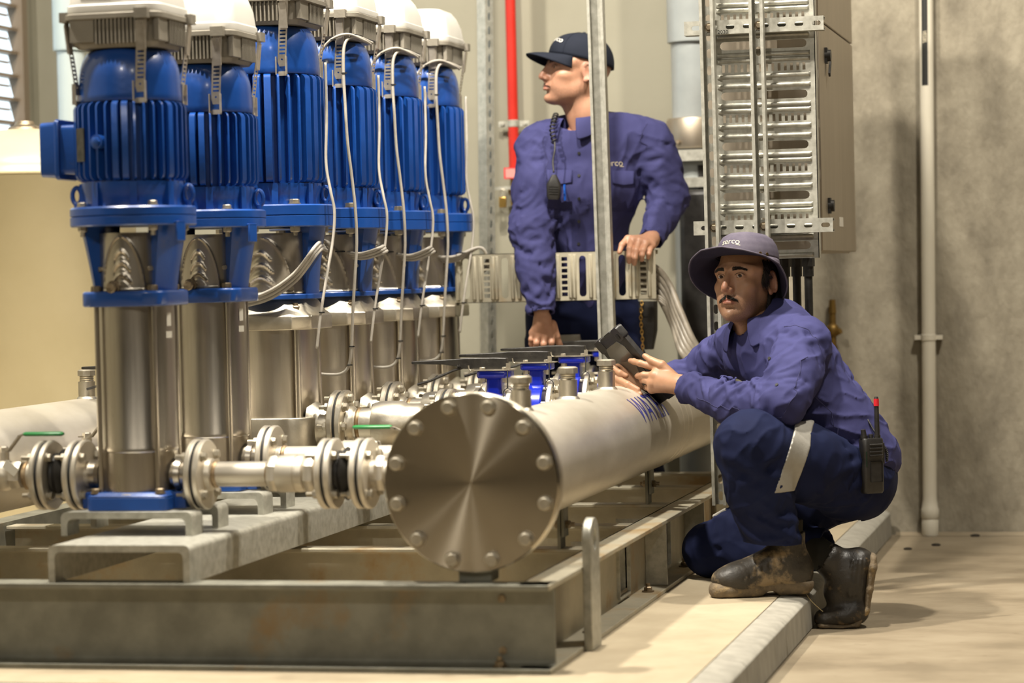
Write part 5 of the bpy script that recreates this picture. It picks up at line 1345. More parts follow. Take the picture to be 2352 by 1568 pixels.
for j in range(len(rows)-1):
    for k in range(na): fs.append((j*na+k, j*na+(k+1) % na, (j+1)*na+(k+1) % na, (j+1)*na+k))
fs.append(tuple(range(na)))
hatv = tow([list(v) for v in vs], frA)
ncr = (nt1)*na
mb = MB(offA); mb.add([Vector(v) for v in hatv], fs[:ncr]+[fs[-1]]); hatc = part('bucket_hat', mb, M['hat'], manA, 'faded purple-navy bucket hat', ang=80)
mod = hatc.modifiers.new('solid', 'SOLIDIFY'); mod.thickness = .003; mod.offset = -1
mb = MB(offA); mb.add([Vector(v) for v in hatv], fs[ncr:-1]); hb = part('brim', mb, M['hat'], hatc, ang=80)
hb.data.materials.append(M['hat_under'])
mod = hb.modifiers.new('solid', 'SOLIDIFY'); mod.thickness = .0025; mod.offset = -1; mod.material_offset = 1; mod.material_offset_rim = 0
mb = MB(offA); edge = [Vector(v) for v in tow([list(hat_pt(2, -pi+2*pi*k/na)) for k in range(na+1)], frA)]; mb.tube(edge, .0022, 6); part('brim_binding', mb, M['hat'], hatc, ang=180)
for a in (1.05, 1.30):
    p = hat_pt(.955, a); p2 = hat_pt(.955, a+.01); nrm = Vector((p.x, p.y+.012, .01)).normalized(); c0 = Vector(tow([list(p+nrm*.0005)], frA)[0]); n0 = frA[0]@nrm
    mb = MB(offA); mb.lathe([(.002, 0), (.0045, 0), (.0045, .0012), (.002, .0012)], o=c0, d=n0, n=12, closed=True); part('eyelet', mb, M['brass'], hatc)
bvh_hat = BVHTree.FromPolygons([tuple(v) for v in hatv], [f for f in fs if len(f) == 4])
cH = Vector(tow([list(hat_pt(.68, .02))], frA)[0]); nh = (frA[0]@Vector((-math.sin(.02), math.cos(.02), .55))).normalized(); upw = frA[0]@Vector((0,0,1)); uxh = (upw.cross(nh)).normalized(); uyh = nh.cross(uxh).normalized()
mb = wrap_text('serco', .025, bvh_hat, cH, uxh, uyh, .001); mb.o = Vector(offA); mb2 = MB(offA); mb2.add(mb.v, mb.f); part('embroidered_lettering', mb2, M['ink_cream'], hatc, ang=180)
tv = [(x, y) for x, y in ((.0180, -.0104), (.030, -.0104), (.030, -.0088), (.0180, -.0088))]
vsu = []
for x, y in tv:
    h_ = bvh_hat.ray_cast(cH+uxh*x+uyh*y+nh*.05, -nh); vsu.append((h_[0] if h_[0] is not None else cH+uxh*x+uyh*y)+nh*.001)
mb = MB(offA); mb.add(vsu, [(0,1,2,3)]); part('lettering_underline', mb, M['ink_cream'], hatc)
# hair at the nape and side
mb = MB(offA); P, Dd = [], []
bvH = bvh_of(VH, FH)
for i in range(2200):
    a = rng.uniform(1.12, 3.7); z_ = rng.uniform(-.085, .05) if a > 1.75 else rng.uniform(-.012, .052)
    d = Vector((-math.sin(a), math.cos(a), 0)); h_ = bvH.ray_cast(Vector((0, -.01, z_))+d*.2, -d)
    if h_[0] is None or (abs(h_[0].x) > .078 and h_[0].y > -.03): continue
    P.append(h_[0]-h_[1]*.001); Dd.append(Vector((d.x*.35, d.y*.55-.1, -.9+rng.uniform(-.2, .2))))
strands(mb, tow([list(p) for p in P], frA), [frA[0]@d for d in Dd], .032, .0011); part('hair', mb, M['hair'], manA, ang=180)
# --- collar
def collar(axis_c, up_, fwd, r0, parent, off, gap=.42, mat=None, sy=1.0, drop=.050, flare=.0):
    up_ = Vector(up_).normalized(); fwd = Vector(fwd); fwd = (fwd-up_*fwd.dot(up_)).normalized(); rt = fwd.cross(up_)
    mb = MB(off); n = 40; secs = []
    for i in range(n+1):
        a = gap+(2*pi-2*gap)*i/n; e = fwd*math.cos(a)*sy+rt*math.sin(a)
        fr_ = math.exp(-(min(i, n-i)/4.5)**2)            # points at the front
        prof = [(r0+.002, -.018), (r0-.001, .012), (r0, .026), (r0+.006, .031), (r0+.014, .027), (r0+.026+.006*fr_+flare*.5, .006), (r0+.034+.012*fr_+flare, -.012-(drop-.03)*fr_-.006)]
        secs.append([Vector(axis_c)+e*r_+up_*h_ for r_, h_ in prof])
    vs = [p for s_ in secs for p in s_]; k = 7
    mb.add(vs, [(i*k+q, (i+1)*k+q, (i+1)*k+q+1, i*k+q+1) for i in range(n) for q in range(k-1)])
    o = part('collar', mb, mat or M['shirt'], parent, ang=180); m_ = o.modifiers.new('solid', 'SOLIDIFY'); m_.thickness = .0025; m_.offset = 0
    s2 = o.modifiers.new('sub', 'SUBSURF'); s2.levels = 1; s2.render_levels = 1; return o
cup = A3(1722,700,7.395)-A3(1752,778,7.41)
collar(A3(1745,738,7.40), cup, np.array(frA[0]@Vector((0,1,0)))+np.array((-.30,0,0)), .066, manA, offA, gap=.34, drop=.058, flare=.018)
# --- seams, placket, buttons
def seam(bv, pts, parent, off, mat, r_=.0008): 
    mb = MB(off); mb.tube(snap_line(bv, pts, r_*.3), r_, 5); return part('seam', mb, mat, parent, ang=180)
seamM = nodemat('dark_stitching', (.026,.026,.090), .8)
seam(bvS, [A3(1790,742,7.2), A3(1835,728,7.15), A3(1880,775,7.15), A3(1903,850,7.15), A3(1895,890,7.15)], shA, offA, seamM)
seam(bvS, [A3(1868,775,7.05), A3(1850,850,7.0), A3(1830,910,7.0), A3(1800,962,7.0)], shA, offA, seamM)
seam(bvS, [A3(1796,968,7.0), A3(1740,962,7.05), A3(1690,950,7.1), A3(1610,925,7.25), A3(1585,912,7.3)], shA, offA, seamM)
seam(bvS, [A3(1895,890,7.15), A3(1915,960,7.15), A3(1930,1030,7.15)], shA, offA, seamM)
for p in ((1759,845,7.0), (1714,788,7.1), (1572,818,7.5)):
    h_ = bvS.find_nearest(Vector(A3(*p))); mb = MB(offA); mb.cyl(h_[0]-h_[1]*.0005, h_[0]+h_[1]*.002, .0048, n=14); part('button', mb, M['ink_black'], shA)
# --- boots
def boot(parent, off, o, l, side, name='boot', mat=None, label=None):
    o = np.array(o); l = np.array(l)/np.linalg.norm(l); w_ = np.array(side); u = upv
    B = lambda a, b, c: o+l*a+w_*b+u*c
    g = Grid(o-.14+l*.13, o+l*.13+np.array((.19,.19,.20)), .0034); g = Grid(np.minimum(o, B(.30,0,0))-np.array((.08,.08,.012)), np.maximum(o, B(.30,0,0))+np.array((.08,.08,.215)), .0034)
    g.ell(B(.226,0,.048), (.058,.047,.036), .02, M3=np.stack([l, w_, u], 1)); g.cone(B(.20,0,.052), B(.115,0,.088), .043, .044, .03, side=w_, asp=1.05)
    g.ell(B(.045,0,.062), (.046,.039,.060), .02, M3=np.stack([l, w_, u], 1)); g.cone(B(.07,0,.075), B(.068,0,.165), .045, .047, .03); g.cone(B(.10,0,.06), B(.19,0,.045), .042, .043, .02)
    for q in range(7): g.fold([B(.205-q*.018, -.05, .050+q*.008), B(.195-q*.018, 0, .085+q*.010), B(.205-q*.018, .05, .050+q*.008)], .004, -.0032)
    for q in range(3): g.fold([B(.0, -.03, .06+q*.02), B(.03, -.045, .055+q*.02), B(.08, -.045, .07+q*.02)], .005, .003)
    g.fold([B(.255, -.05, .035), B(.215, -.052, .055), B(.205, 0, .088)], .0035, -.003)
    g.cone(B(.068, 0, .150), B(.068, 0, .23), .040, .043, .004, op='s'); g.half(B(.06, 0, .168), u+l*.15); g.half(B(0, 0, .022), -u)
    V, F = g.mesh(); bo = link(name, np_mesh(name, V+np.array(off), F), mat or M['boot'], parent)
    if label: bo['label'] = label
    g = Grid(np.minimum(o, B(.30,0,0))-np.array((.08,.08,.012)), np.maximum(o, B(.30,0,0))+np.array((.08,.08,.07)), .0034)
    pts = [(.035,.030), (.10,.030), (.17,.042), (.235,.044), (.262,.034)]
    for (a, r0), (b, r1) in zip(pts, pts[1:]): g.cone(B(a,0,.020), B(b,0,.020), (r0+r1)/2*.75, (r0+r1)/2*.75, .006, side=w_, asp=1.40)
    g.cone(B(.03,0,.028), B(.09,0,.022), .031, .028, .008, side=w_, asp=1.30)
    g.cone(B(.125,-.1,-.012), B(.125,.1,-.012), .026, .026, .004, op='s'); g.half(B(0,0,.0015), -u)
    g.half(B(0,0,.036), u-l*.02)
    for q in range(9): g.fold([B(.02+q*.03, -.055, .006), B(.02+q*.03, -.055, .016)], .004, -.003)
    V, F = g.mesh(); link('sole', np_mesh('sole', V+np.array(off), F), M['sole'], bo)
    for a, c in ((.155,.082), (.138,.096), (.112,.142)):
        bq = bvh_of(*np_vf(bo, off)); h_ = bq.find_nearest(Vector(B(a, -.05*np.sign(1), c))); 
        if h_[0] is not None:
            mb = MB(off); mb.cyl(h_[0]-h_[1]*.001, h_[0]+h_[1]*.0008, .0028, n=10); part('eyelet_hole', mb, M['gasket'], bo)
    return bo, B
def np_vf(o, off):
    me = o.data; V = np.zeros(len(me.vertices)*3, np.float32); me.vertices.foreach_get('co', V); V = V.reshape(-1, 3)-np.array(off)
    F = np.zeros(len(me.loops), np.int32); me.loops.foreach_get('vertex_index', F); return V, F.reshape(-1, 4)
hl = np.array(at(1868,1352,7.16)); tl_ = np.array(at(1625,1358,7.12)); ld = tl_-hl; ld[2] = 0
hl[2] = .1005
bL, BL = boot(manA, offA, hl, ld, -dep if False else np.cross(upv, ld/np.linalg.norm(ld)), label='muddy brown-black work boot flat on the plinth')
mb = MB(offA); mb.cyl(Vector(BL(.068,0,.10)), Vector(BL(.066,0,.205)), .039, .040, n=28); part('sock', mb, M['sock'], manA)
mb = MB(offA); q0 = Vector(BL(.105,-.046,.172)); mb.obox(q0, (.012, .003, .014), Matrix(((ld[0], 0, 0), (ld[1], 1, 0), (0, 0, 1)))); 
# rear boot: toes bent on the floor, heel raised
g = Grid(A3(1850,1460,7.1)-np.array((.02,.08,.02)), A3(2050,1230,7.3)+np.array((.05,.10,.03)), .0034)
ss = dep
Q = lambda x, y, d=7.20: A3(x, y, d)
g.chain([Q(1893,1421), Q(1935,1412), Q(1962,1402)], [.028, .034, .036], .02, side=ss, asp=1.3)
g.chain([Q(1962,1400), Q(1958,1345), Q(1965,1300)], [.037, .040, .040], .02, side=ss, asp=1.1); g.ell(Q(1972,1290), (.045, .045, .04), .02)
g.chain([Q(1940,1320), Q(1905,1285)], [.044, .047], .03); g.chain([Q(1920,1360), Q(1945,1330)], [.034, .04], .03)
for q in range(6): g.fold([Q(1908+q*9, 1372+q*3, 7.15), Q(1925+q*6, 1392-q*2, 7.145), Q(1945+q*4, 1402-q*6, 7.15)], .0042, -.004)
for q in range(4): g.fold([Q(1960+q*10, 1275, 7.15), Q(1952+q*11, 1330, 7.15), Q(1950+q*9, 1380, 7.15)], .0045, .0032)
g.cone(Q(1893,1278), Q(1850,1250), .042, .05, .004, op='s'); g.half((0,0,.012), (0,0,-1))
V, F = g.mesh(); bR = link('boot', np_mesh('boot', V+np.array(offA), F), M['boot_dark'], manA); bR['label'] = 'dark muddy work boot on bent toes behind the plinth kerb'
g = Grid(A3(1850,1470,7.1)-np.array((.02,.08,.02)), A3(2050,1230,7.3)+np.array((.05,.10,.03)), .0034)
g.chain([Q(1885,1433), Q(1930,1437), Q(1963,1431), Q(1986,1400), Q(1993,1350), Q(2000,1300), Q(2002,1280)], [.012, .013, .013, .013, .014, .016, .014], .006, side=ss, asp=3.0)
g.half((0,0,.0015), (0,0,-1))
V, F = g.mesh(); link('sole', np_mesh('sole', V+np.array(offA), F), M['sole'], bR)

mb = MB(offA); mb.cyl(Vector(AR-(AR-KR)*.1), Vector(Q(1925,1300)), .046, .044, n=24); part('sock', mb, M['sock'], manA)
# ================================================================== tablet
l_ = (Vector(A3(1525,920,7.62))-Vector(A3(1395,768,7.62))).normalized()
perp = (-CR*.75-CU*.66); perp = (perp-l_*perp.dot(l_)).normalized()
n_ = (perp*.90-CD*.43).normalized(); n_ = (n_-l_*n_.dot(l_)).normalized(); w_ = l_.cross(n_).normalized()
if w_.dot(CR) < 0: w_ = -w_
ctr = (Vector(A3(1395,768,7.62))+Vector(A3(1525,920,7.62)))/2
TM = Matrix((w_, l_, n_)).transposed()
if TM.determinant() < 0: TM = Matrix((-w_, l_, n_)).transposed()
tab = thing('tablet', 'black rugged tablet in the crouching man\'s hands', 'tablet', ctr); tab.rotation_euler = TM.to_euler()
HLn, HW, HT = .128, .085, .010
mb = MB(); mb.loft([rsq(HW-.004, .018, -HT, hy=HLn-.004), rsq(HW, .02, -HT+.004, hy=HLn), rsq(HW, .02, HT-.004, hy=HLn), rsq(HW-.005, .018, HT, hy=HLn-.005)]); part('case', mb, M['plastic'], tab, ang=40)
for sx in (-1, 1):
    for sy in (-1, 1):
        mb = MB(); mb.loft([rsq(.021, .009, -HT-.001, o=(sx*(HW-.019), sy*(HLn-.019))), rsq(.0225, .009, 0, o=(sx*(HW-.019), sy*(HLn-.019))), rsq(.021, .009, HT+.0012, o=(sx*(HW-.019), sy*(HLn-.019)))])
        part('corner_bumper', mb, M['plastic'], tab, ang=40)
mb = MB(); mb.prism([(-.055, -.07), (-.035, -.095), (.045, -.095), (.06, -.075), (.06, .065), (.04, .088), (-.04, .088), (-.055, .07)], (0,0,HT-.0005), (1,0,0), (0,1,0), .002); part('back_window', mb, pbr('smoky_back_panel', [(.10,.095,.085), (.14,.135,.12)], .18, .2, scale=5), tab)
mb = MB(); mb.prism([(-.045, -.02), (.05, -.045), (.05, .02), (-.01, .03)], (0,0,HT+.0016), (1,0,0), (0,1,0), .0006); part('back_sticker', mb, nodemat('beige_emblem', (.28,.25,.20), .3), tab)
mb = MB(); mb.cyl((-.062, -.103, HT-.001), (-.062, -.103, HT+.003), .009); part('camera_lens', mb, M['gasket'], tab)
mb = MB(); mb.box(-HW+.012, HW-.012, -HLn+.012, HLn-.012, -HT-.0008, -HT+.001); part('screen', mb, nodemat('dark_screen', (.01,.012,.016), .08), tab)
mb = MB(); mb.loft([rsq(.022, .003, HT-.003, o=(-.01, -HLn+.001), hy=.003), rsq(.022, .003, HT-.014, o=(-.01, -HLn+.001), hy=.003)]); part('button', mb, M['gasket'], tab)

# ================================================================== two-way radio on the belt
rad = thing('two_way_radio', 'black two-way radio with red-tipped antenna on the crouching man\'s belt', 'radio', A3(2003,1132,7.19))
ry = math.atan2(-CR.y, -CR.x)
Ar = (CR*.92+CD*.38); Ar.z = 0; Ar.normalize(); Br = Vector((-Ar.y, Ar.x, 0)); Ur = Vector((-.05, 0, 1)).normalized()
rad.rotation_euler = Matrix((Ar, Br, Ur)).transposed().to_euler(); rad.scale = (1.1, 1.1, 1.06)
mb = MB(); mb.loft([rsq(.025, .009, .0, hy=.014), rsq(.029, .011, .006, hy=.017), rsq(.029, .011, .075, hy=.017), rsq(.027, .010, .088, hy=.0155), rsq(.029, .011, .094, hy=.0165), rsq(.0295, .011, .138, hy=.017), rsq(.027, .010, .143, hy=.015)]); part('body', mb, M['plastic'], rad, ang=40)
for q in range(4):
    mb = MB(); zz = .128-q*.0092; mb.loft([[(x, -.0168+dz, zz-.002+h_) for dz, h_ in ((0, -.0028), (-.0022, -.0014), (-.0022, .0014), (0, .0028))] for x in (-.014, .022)]); part('grille_bar', mb, M['plastic'], rad)
mb = MB(); mb.loft([rsq(.017, .004, .03, o=(.004, -.0165), hy=.0015), rsq(.017, .004, .083, o=(.004, -.0165), hy=.0015)]); part('front_panel', mb, M['plastic'], rad)
mb = MB(); mb.cyl((-.020, 0, .142), (-.020, 0, .150), .0095); mb.cyl((-.020, 0, .150), (-.022, 0, .166), .0072, .006); part('volume_knob', mb, M['plastic'], rad); mb = MB(); mb.cyl((0, 0, .142), (0, 0, .153), .006, .0055); part('channel_knob', mb, M['plastic'], rad)
an = MB(); an.cyl((.018, 0, .142), (.018, 0, .15), .0085); an.cyl((.018, 0, .15), (.0175, 0, .24), .0068, .0055); anp = part('antenna', an, M['plastic'], rad)
mb = MB(); mb.cyl((.0175, 0, .226), (.0175, 0, .2445), .0068, .0066); part('red_band', mb, M['red_tag'], anp); mb = MB(); mb.cyl((.0175, 0, .2447), (.0175, 0, .25), .0058, .004); part('antenna_tip', mb, M['plastic'], anp)
mb = MB(); mb.box(.0285, .036, -.006, .010, .075, .13); part('accessory_plug', mb, M['black'], rad, bevel=.002); mb = MB(); mb.box(-.012, .012, .017, .024, .03, .13); part('belt_clip', mb, M['black'], rad)
mb = MB(); mb.loft([rsq(.007, .006, 0, hy=.001), rsq(.007, .006, .03, hy=.001)]); 
tv, tf = text2d('XXTREME', .006); mb = MB(); mb.box(-.0245, -.022, -.0178, -.0165, .07, .11); part('side_button', mb, nodemat('green_black_button', (.012,.03,.018), .3), rad)
# coiled cord over the back
def coil(path, R_, turns, r_, n=14):
    P = bez(path, 16); out = []; m = len(P); tot = turns*n
    Pn = np.array([list(p) for p in P]); s_ = np.concatenate([[0], np.cumsum(np.linalg.norm(np.diff(Pn, axis=0), axis=1))]); s_ /= s_[-1]
    u = None
    for i in range(tot+1):
        t = i/tot; p = Vector([np.interp(t, s_, Pn[:, k]) for k in range(3)]); p2 = Vector([np.interp(min(t+.02, 1), s_, Pn[:, k]) for k in range(3)]); p1 = Vector([np.interp(max(t-.02, 0), s_, Pn[:, k]) for k in range(3)])
        d = (p2-p1).normalized()
        if u is None: u, _, _ = basis(d)
        u = (u-d*u.dot(d)).normalized(); v = d.cross(u); a = 2*pi*i/n; out.append(p+(u*math.cos(a)+v*math.sin(a))*R_)
    return out
cc = thing('coiled_cord', 'black coiled radio cord hanging down the crouching man\'s back', 'cord', A3(1950,900,7.33))
co_ = -A3(1950,900,7.33)
mb = MB(co_); mb.tube(coil([A3(1925,842,7.36), A3(1942,868,7.34), A3(1960,900,7.31), A3(1978,938,7.29)], .0085, 13, .0024), .0026, 6); part('coil', mb, M['black'], cc, ang=180)
mb = MB(co_); mb.tube(bez([A3(1978,938,7.29), A3(1992,962,7.26), A3(2008,990,7.24), A3(2024,1012,7.22), A3(2034,1035,7.23), A3(2036,1060,7.225)], 8), .0028, 8); part('lead', mb, M['black'], cc, ang=180)
mb = MB(co_); mb.tube(coil([A3(2030,1024,7.215), A3(2037,1040,7.215), A3(2037,1058,7.215)], .0035, 9, .001), .0016, 5); part('strain_relief', mb, M['black'], cc, ang=180)
# ================================================================== the standing man
rngB = random.Random(23)
PB = Vector((-1.86, 9.15, .1)); offB = tuple(-PB)
manB = thing('person', 'man in black cap and navy work shirt standing behind the tray, looking left', 'person', PB)
U0, U1, U2, U3 = A3(1335,690,9.06), A3(1338,590,9.00), A3(1352,430,8.94), A3(1358,335,8.93)
bSR, bSL = A3(1236,342,8.92), A3(1496,330,8.94)
bER, bWR = A3(1222,525,8.83), A3(1243,708,8.76)
bEL, bWL = A3(1538,452,8.94), A3(1500,540,8.84)
def shirtB(g):
    X_ = lambda a, b, k=.55: np.cross((b-a)/np.linalg.norm(b-a), toC)+(b-a)/np.linalg.norm(b-a)*k
    rg = random.Random(31); cr = np.array(CR)
    g.chain([U0, U1, U2, U3], [.108, .108, .122, .105], .06, side=cr, asp=1.32)
    g.cone(U3, bSR, .088, .066, .05); g.cone(U3, bSL, .088, .068, .05)
    g.chain([A3(1330,300,8.91), A3(1260,318,8.92)], [.05, .055], .05); g.chain([A3(1350,295,8.93), A3(1460,300,8.94)], [.05, .055], .05)
    g.chain([bSR, (bSR+bER)/2, bER, (bER+bWR)/2, bWR], [.072, .072, .070, .060, .046], .03)
    g.chain([bSL, (bSL+bEL)/2, bEL], [.075, .068, .062], .03); g.chain([bEL, bWL], [.062, .044], .025)
    g.cone(bWR, bWR+(bWR-bER)*.3, .046, .047, .004); g.cone(bWL, bWL+(bWL-bEL)*.6, .044, .046, .004)
    g.noise(.0016, 55, 12)
    limb_folds(g, bSR, bER, .073, .07, 24, rg, .0120, .0092, face=toC, tilt=1.2, arc=1.3)
    limb_folds(g, bER, bWR, .07, .05, 34, rg, .0115, .0085, face=toC, tilt=1.0, arc=1.5)
    limb_folds(g, bSL, bEL, .073, .062, 20, rg, .0115, .0095, face=toC, tilt=1.0); limb_folds(g, bEL, bWL, .06, .046, 16, rg, .0105, .0090, face=toC, tilt=.8)
    g.crease(bSR, bER, .076, 0.0041, 61, X_(bSR, bER, 1.0), 31); g.crease(bER, bWR, .072, 0.0047, 68, X_(bER, bWR, .35), 33); g.crease(bSL, bEL, .076, 0.0041, 61, X_(bSL, bEL, -.8), 35); g.crease(bEL, bWL, .06, 0.0039, 68, X_(bEL, bWL), 37); g.crease(U1, U3, .19, 0.0033, 43, np.array((.35, 0, 1.)), 39)
    for q in range(16):     # pull lines across chest and belly
        x = rg.uniform(1285, 1470); y = rg.uniform(330, 590); dx = rg.uniform(18, 50)*rg.choice((-1, 1)); dy = rg.uniform(25, 75)
        a, b = A3(x, y, 8.79), A3(x+dx, y+dy, 8.79); m = (a+b)/2+np.array((rg.uniform(-.01, .01), .0, 0))
        pts = []
        for p in (a, m, b):     # push onto the chest front
            q_ = p.copy(); pts.append(q_)
        g.fold(pts, .011, .013*rg.choice((1, -1)))
    g.fold([A3(1332,315,8.80), A3(1334,450,8.79), A3(1326,590,8.87)], .010, .006)     # placket
    # pocket flaps
    for x0, x1 in ((1262, 1318), (1412, 1466)): g.fold([A3(x0,392,8.795), A3(x1,392,8.795)], .007, .006)
    g.cone(A3(1320,268,8.88), A3(1316,225,8.86), .064, .08, .004, op='s'); g.cut(bWR+(bWR-bER)*.065, bWR-bER, .08, .14); g.cone(bWR+(bWR-bER)*.02, bWR+(bWR-bER)*.4, .038, .038, .002, op='s'); g.cut(bWL+(bWL-bEL)*.14, bWL-bEL, .08, .12); g.cone(bWL+(bWL-bEL)*.06, bWL+(bWL-bEL)*.8, .037, .037, .002, op='s')
g = Grid(np.min([U0, bSR, bER, bWR, bWL, bEL], 0)-.19, np.max([U0, U3, bSL, bER, bWR, bWL, bEL], 0)+.17, .0052); shirtB(g)
shB, VB2, FB2 = garment('shirt', g, offB, M['shirt'], manB, 'navy long-sleeved work shirt with chest pockets'); bvB = bvh_of(VB2, FB2)
gHR, gKR, gAR = A3(1278,730,9.08), A3(1262,900,9.10), np.array((-2.02, 9.2, .2))
gHL, gKL, gAL = A3(1405,730,9.08), A3(1425,900,9.10), np.array((-1.70, 9.2, .2))
def trousersB(g, folds=True):
    rg = random.Random(77); cr = np.array(CR)
    g.cone(A3(1338,640,9.05), A3(1340,715,9.08), .115, .125, .04, side=cr, asp=1.35)
    g.chain([gHR, gKR, gAR], [.105, .088, .075], .05); g.chain([gHL, gKL, gAL], [.105, .088, .075], .05)
    limb_folds(g, gHR, gKR, .105, .09, 16, rg, .006, .011, face=toC); limb_folds(g, gHL, gKL, .105, .09, 16, rg, .006, .011, face=toC)
    g.half((0, 0, .17), (0, 0, -1))
g = Grid(np.min([gHR, gAR, gAL, A3(1338,640,9.05)], 0)-.17, np.max([gHL, gAL, A3(1338,640,9.05)], 0)+.17, .008); trousersB(g)
trB, VTB, FTB = garment('trousers', g, offB, M['trousers'], manB, 'dark navy work trousers')
tape(trousersB, A3(1230,860,8.9)-.05, A3(1350,740,9.2)+.02, [(A3(1280,768,9.0), upv), (A3(1280,805,9.0), -upv)], offB, trB, .004)
for c_, a_ in ((gAR, 0), (gAL, 0)):
    ho = c_.copy(); ho[2] = .1005; boot(manB, offB, ho-np.array((.0, -.05, 0)), np.array((-.1, -1., 0)), np.array((1., -.1, 0))/1.005, label='dark work boot of the standing man')
# head and cap
frB = headframe(A3(1326,163,8.90), R(74), R(4), R(-2), .985, (1.04, 1.10, 1.03))
gh = head_sdf(1.04, 1.0, .0021, .005); VHB, FHB = gh.mesh(); TB = head_tint(VHB, .6, .5)
sc_ = np.clip((VHB[:, 2]+.01)/.02, 0, 1)*np.clip((.045-VHB[:, 1])/.02, 0, 1); TB[:, 1] = np.clip(np.maximum(TB[:, 1], .62*sc_), 0, 1)
face_hair(VHB, FHB, frB, manB, offB, rngB, .024, 240, 200, .005); eyes(frB, manB, offB, (.05, .97, .05))
def cap_pt(t, a):
    ca, sa = math.cos(a), math.sin(a); ze = .031+.013*ca; k = math.sin(t*pi/2); z = ze+(.128-ze)*math.cos(t*pi/2)**.9
    return Vector((-sa*.0845*(k**.85), -.010+ca*.1075*(k**.85), z))
na, nt = 64, 16
vs = [cap_pt(max(i/nt, .03), -pi+2*pi*k/na) for i in range(nt+1) for k in range(na)]
fs = [(j*na+k, j*na+(k+1) % na, (j+1)*na+(k+1) % na, (j+1)*na+k) for j in range(nt) for k in range(na)]+[tuple(range(na))]
capw = tow([list(v) for v in vs], frB); mb = MB(offB); mb.add([Vector(v) for v in capw], fs); capo = part('baseball_cap', mb, M['cap'], manB, 'black-navy baseball cap', ang=80)
m_ = capo.modifiers.new('solid', 'SOLIDIFY'); m_.thickness = .003; m_.offset = -1
mb = MB(offB); rows = []
for q in range(9):
    f_ = q/8; row = []
    for k in range(25):
        a = -1.08+2.16*k/24; b = cap_pt(1, a); ext = .072*(1-(abs(a)/1.08)**2.6)
        p = b+Vector((-math.sin(a)*.30*ext*f_, ext*f_, .004*f_-.014*f_*f_-.030*(abs(a)/1.08)**2*f_)); row.append(Vector(tow([list(p)], frB)[0]))
    rows.append(row)
mb.add([p for r_ in rows for p in r_], [(j*25+k, j*25+k+1, (j+1)*25+k+1, (j+1)*25+k) for j in range(8) for k in range(24)]); vz = part('visor', mb, M['cap'], capo, ang=180); m_ = vz.modifiers.new('solid', 'SOLIDIFY'); m_.thickness = .004; m_.offset = 0
mb = MB(offB); mb.sphere(Vector(tow([(0, -.01, .129)], frB)[0]), .007, 12, 8, (1, 1, .6)); part('crown_button', mb, M['cap'], capo)
for a in (.75, 2.2, -.75): 
    mb = MB(offB); mb.tube([Vector(tow([list(cap_pt(t, a)*1.0)], frB)[0])+Vector((0,0,.0008)) for t in np.linspace(.05, 1, 14)], .0011, 5); part('panel_seam', mb, M['cap'], capo, ang=180)
bvC = BVHTree.FromPolygons([tuple(v) for v in capw], [f for f in fs if len(f) == 4])
nC = (frB[0]@Vector((-.10, .80, .55))).normalized(); cC = bvC.ray_cast(Vector(tow([(0, -.01, .03)], frB)[0])+nC*.3, -nC)[0]; ux = (frB[0]@Vector((-1, 0, 0))); ux = (ux-nC*ux.dot(nC)).normalized(); uy = nC.cross(ux)
m1 = wrap_text('serco', .030, bvC, cC, ux, uy, .0012); mb = MB(offB); mb.add(m1.v, m1.f); part('embroidered_lettering', mb, nodemat('white_thread', (.75,.73,.68), .7), capo, ang=180)
# hands
palm = F_(0, (1268,768,8.795), (1252,771,8.79), (1237,769,8.79), (1224,764,8.795))
HB = [(F_(0, (1268,768,8.795), (1267,786,8.785), (1265,797,8.80), (1264,806,8.82)), [.0118, .0104, .0096, .0080]),
      (F_(0, (1252,771,8.79), (1249,790,8.78), (1248,801,8.795), (1247,810,8.815)), [.0120, .0106, .0097, .0082]),
      (F_(0, (1237,769,8.79), (1232,787,8.78), (1231,799,8.795), (1231,808,8.815)), [.0114, .0100, .0092, .0078]),
      (F_(0, (1224,764,8.795), (1220,779,8.79), (1220,789,8.80), (1222,798,8.815)), [.0102, .0090, .0083, .0070]),
      (F_(0, (1268,745,8.80), (1278,772,8.81), (1283,786,8.82), (1290,797,8.83)), [.0160, .0125, .0104, .0080])]
VhR, FhR = hand_sdf([A3(1243,712,8.76), A3(1246,733,8.775)], palm, HB, .0021)
palm2 = F_(0, (1450,550,8.715), (1467,554,8.70), (1483,559,8.70), (1497,564,8.715))
HB2 = [(F_(0, (1450,550,8.715), (1446,571,8.675), (1445,588,8.668), (1445,601,8.678)), [.0116, .0104, .0096, .0080]),
       (F_(0, (1467,554,8.70), (1461,575,8.672), (1458,592,8.665), (1457,605,8.677)), [.0118, .0106, .0097, .0082]),
       (F_(0, (1483,559,8.70), (1477,575,8.672), (1475,586,8.668), (1474,596,8.68)), [.0112, .0100, .0092, .0078]),
       (F_(0, (1497,564,8.715), (1492,575,8.69), (1490,583,8.68), (1489,591,8.69)), [.0100, .0090, .0083, .0070]),
       (F_(0, (1468,550,8.74), (1442,548,8.72), (1429,562,8.70), (1423,579,8.69)), [.0150, .0120, .0104, .0082])]
VhL, FhL = hand_sdf([A3(1503,540,8.83), A3(1494,551,8.77)], palm2, HB2, .0021)
g = Grid(np.min([gAR, bER, bWR], 0)-.13, np.max([gHL, U3, bEL, A3(1334,160,8.9)], 0)+.13, .014)
g.chain([A3(1338,715,9.07), U1, U2, U3], [.10, .09, .10, .08], .04, side=np.array(CR), asp=1.25); g.cone(U3, bSR, .06, .045); g.cone(U3, bSL, .06, .045); g.cone(U3, A3(1335,245,8.92), .055, .052)
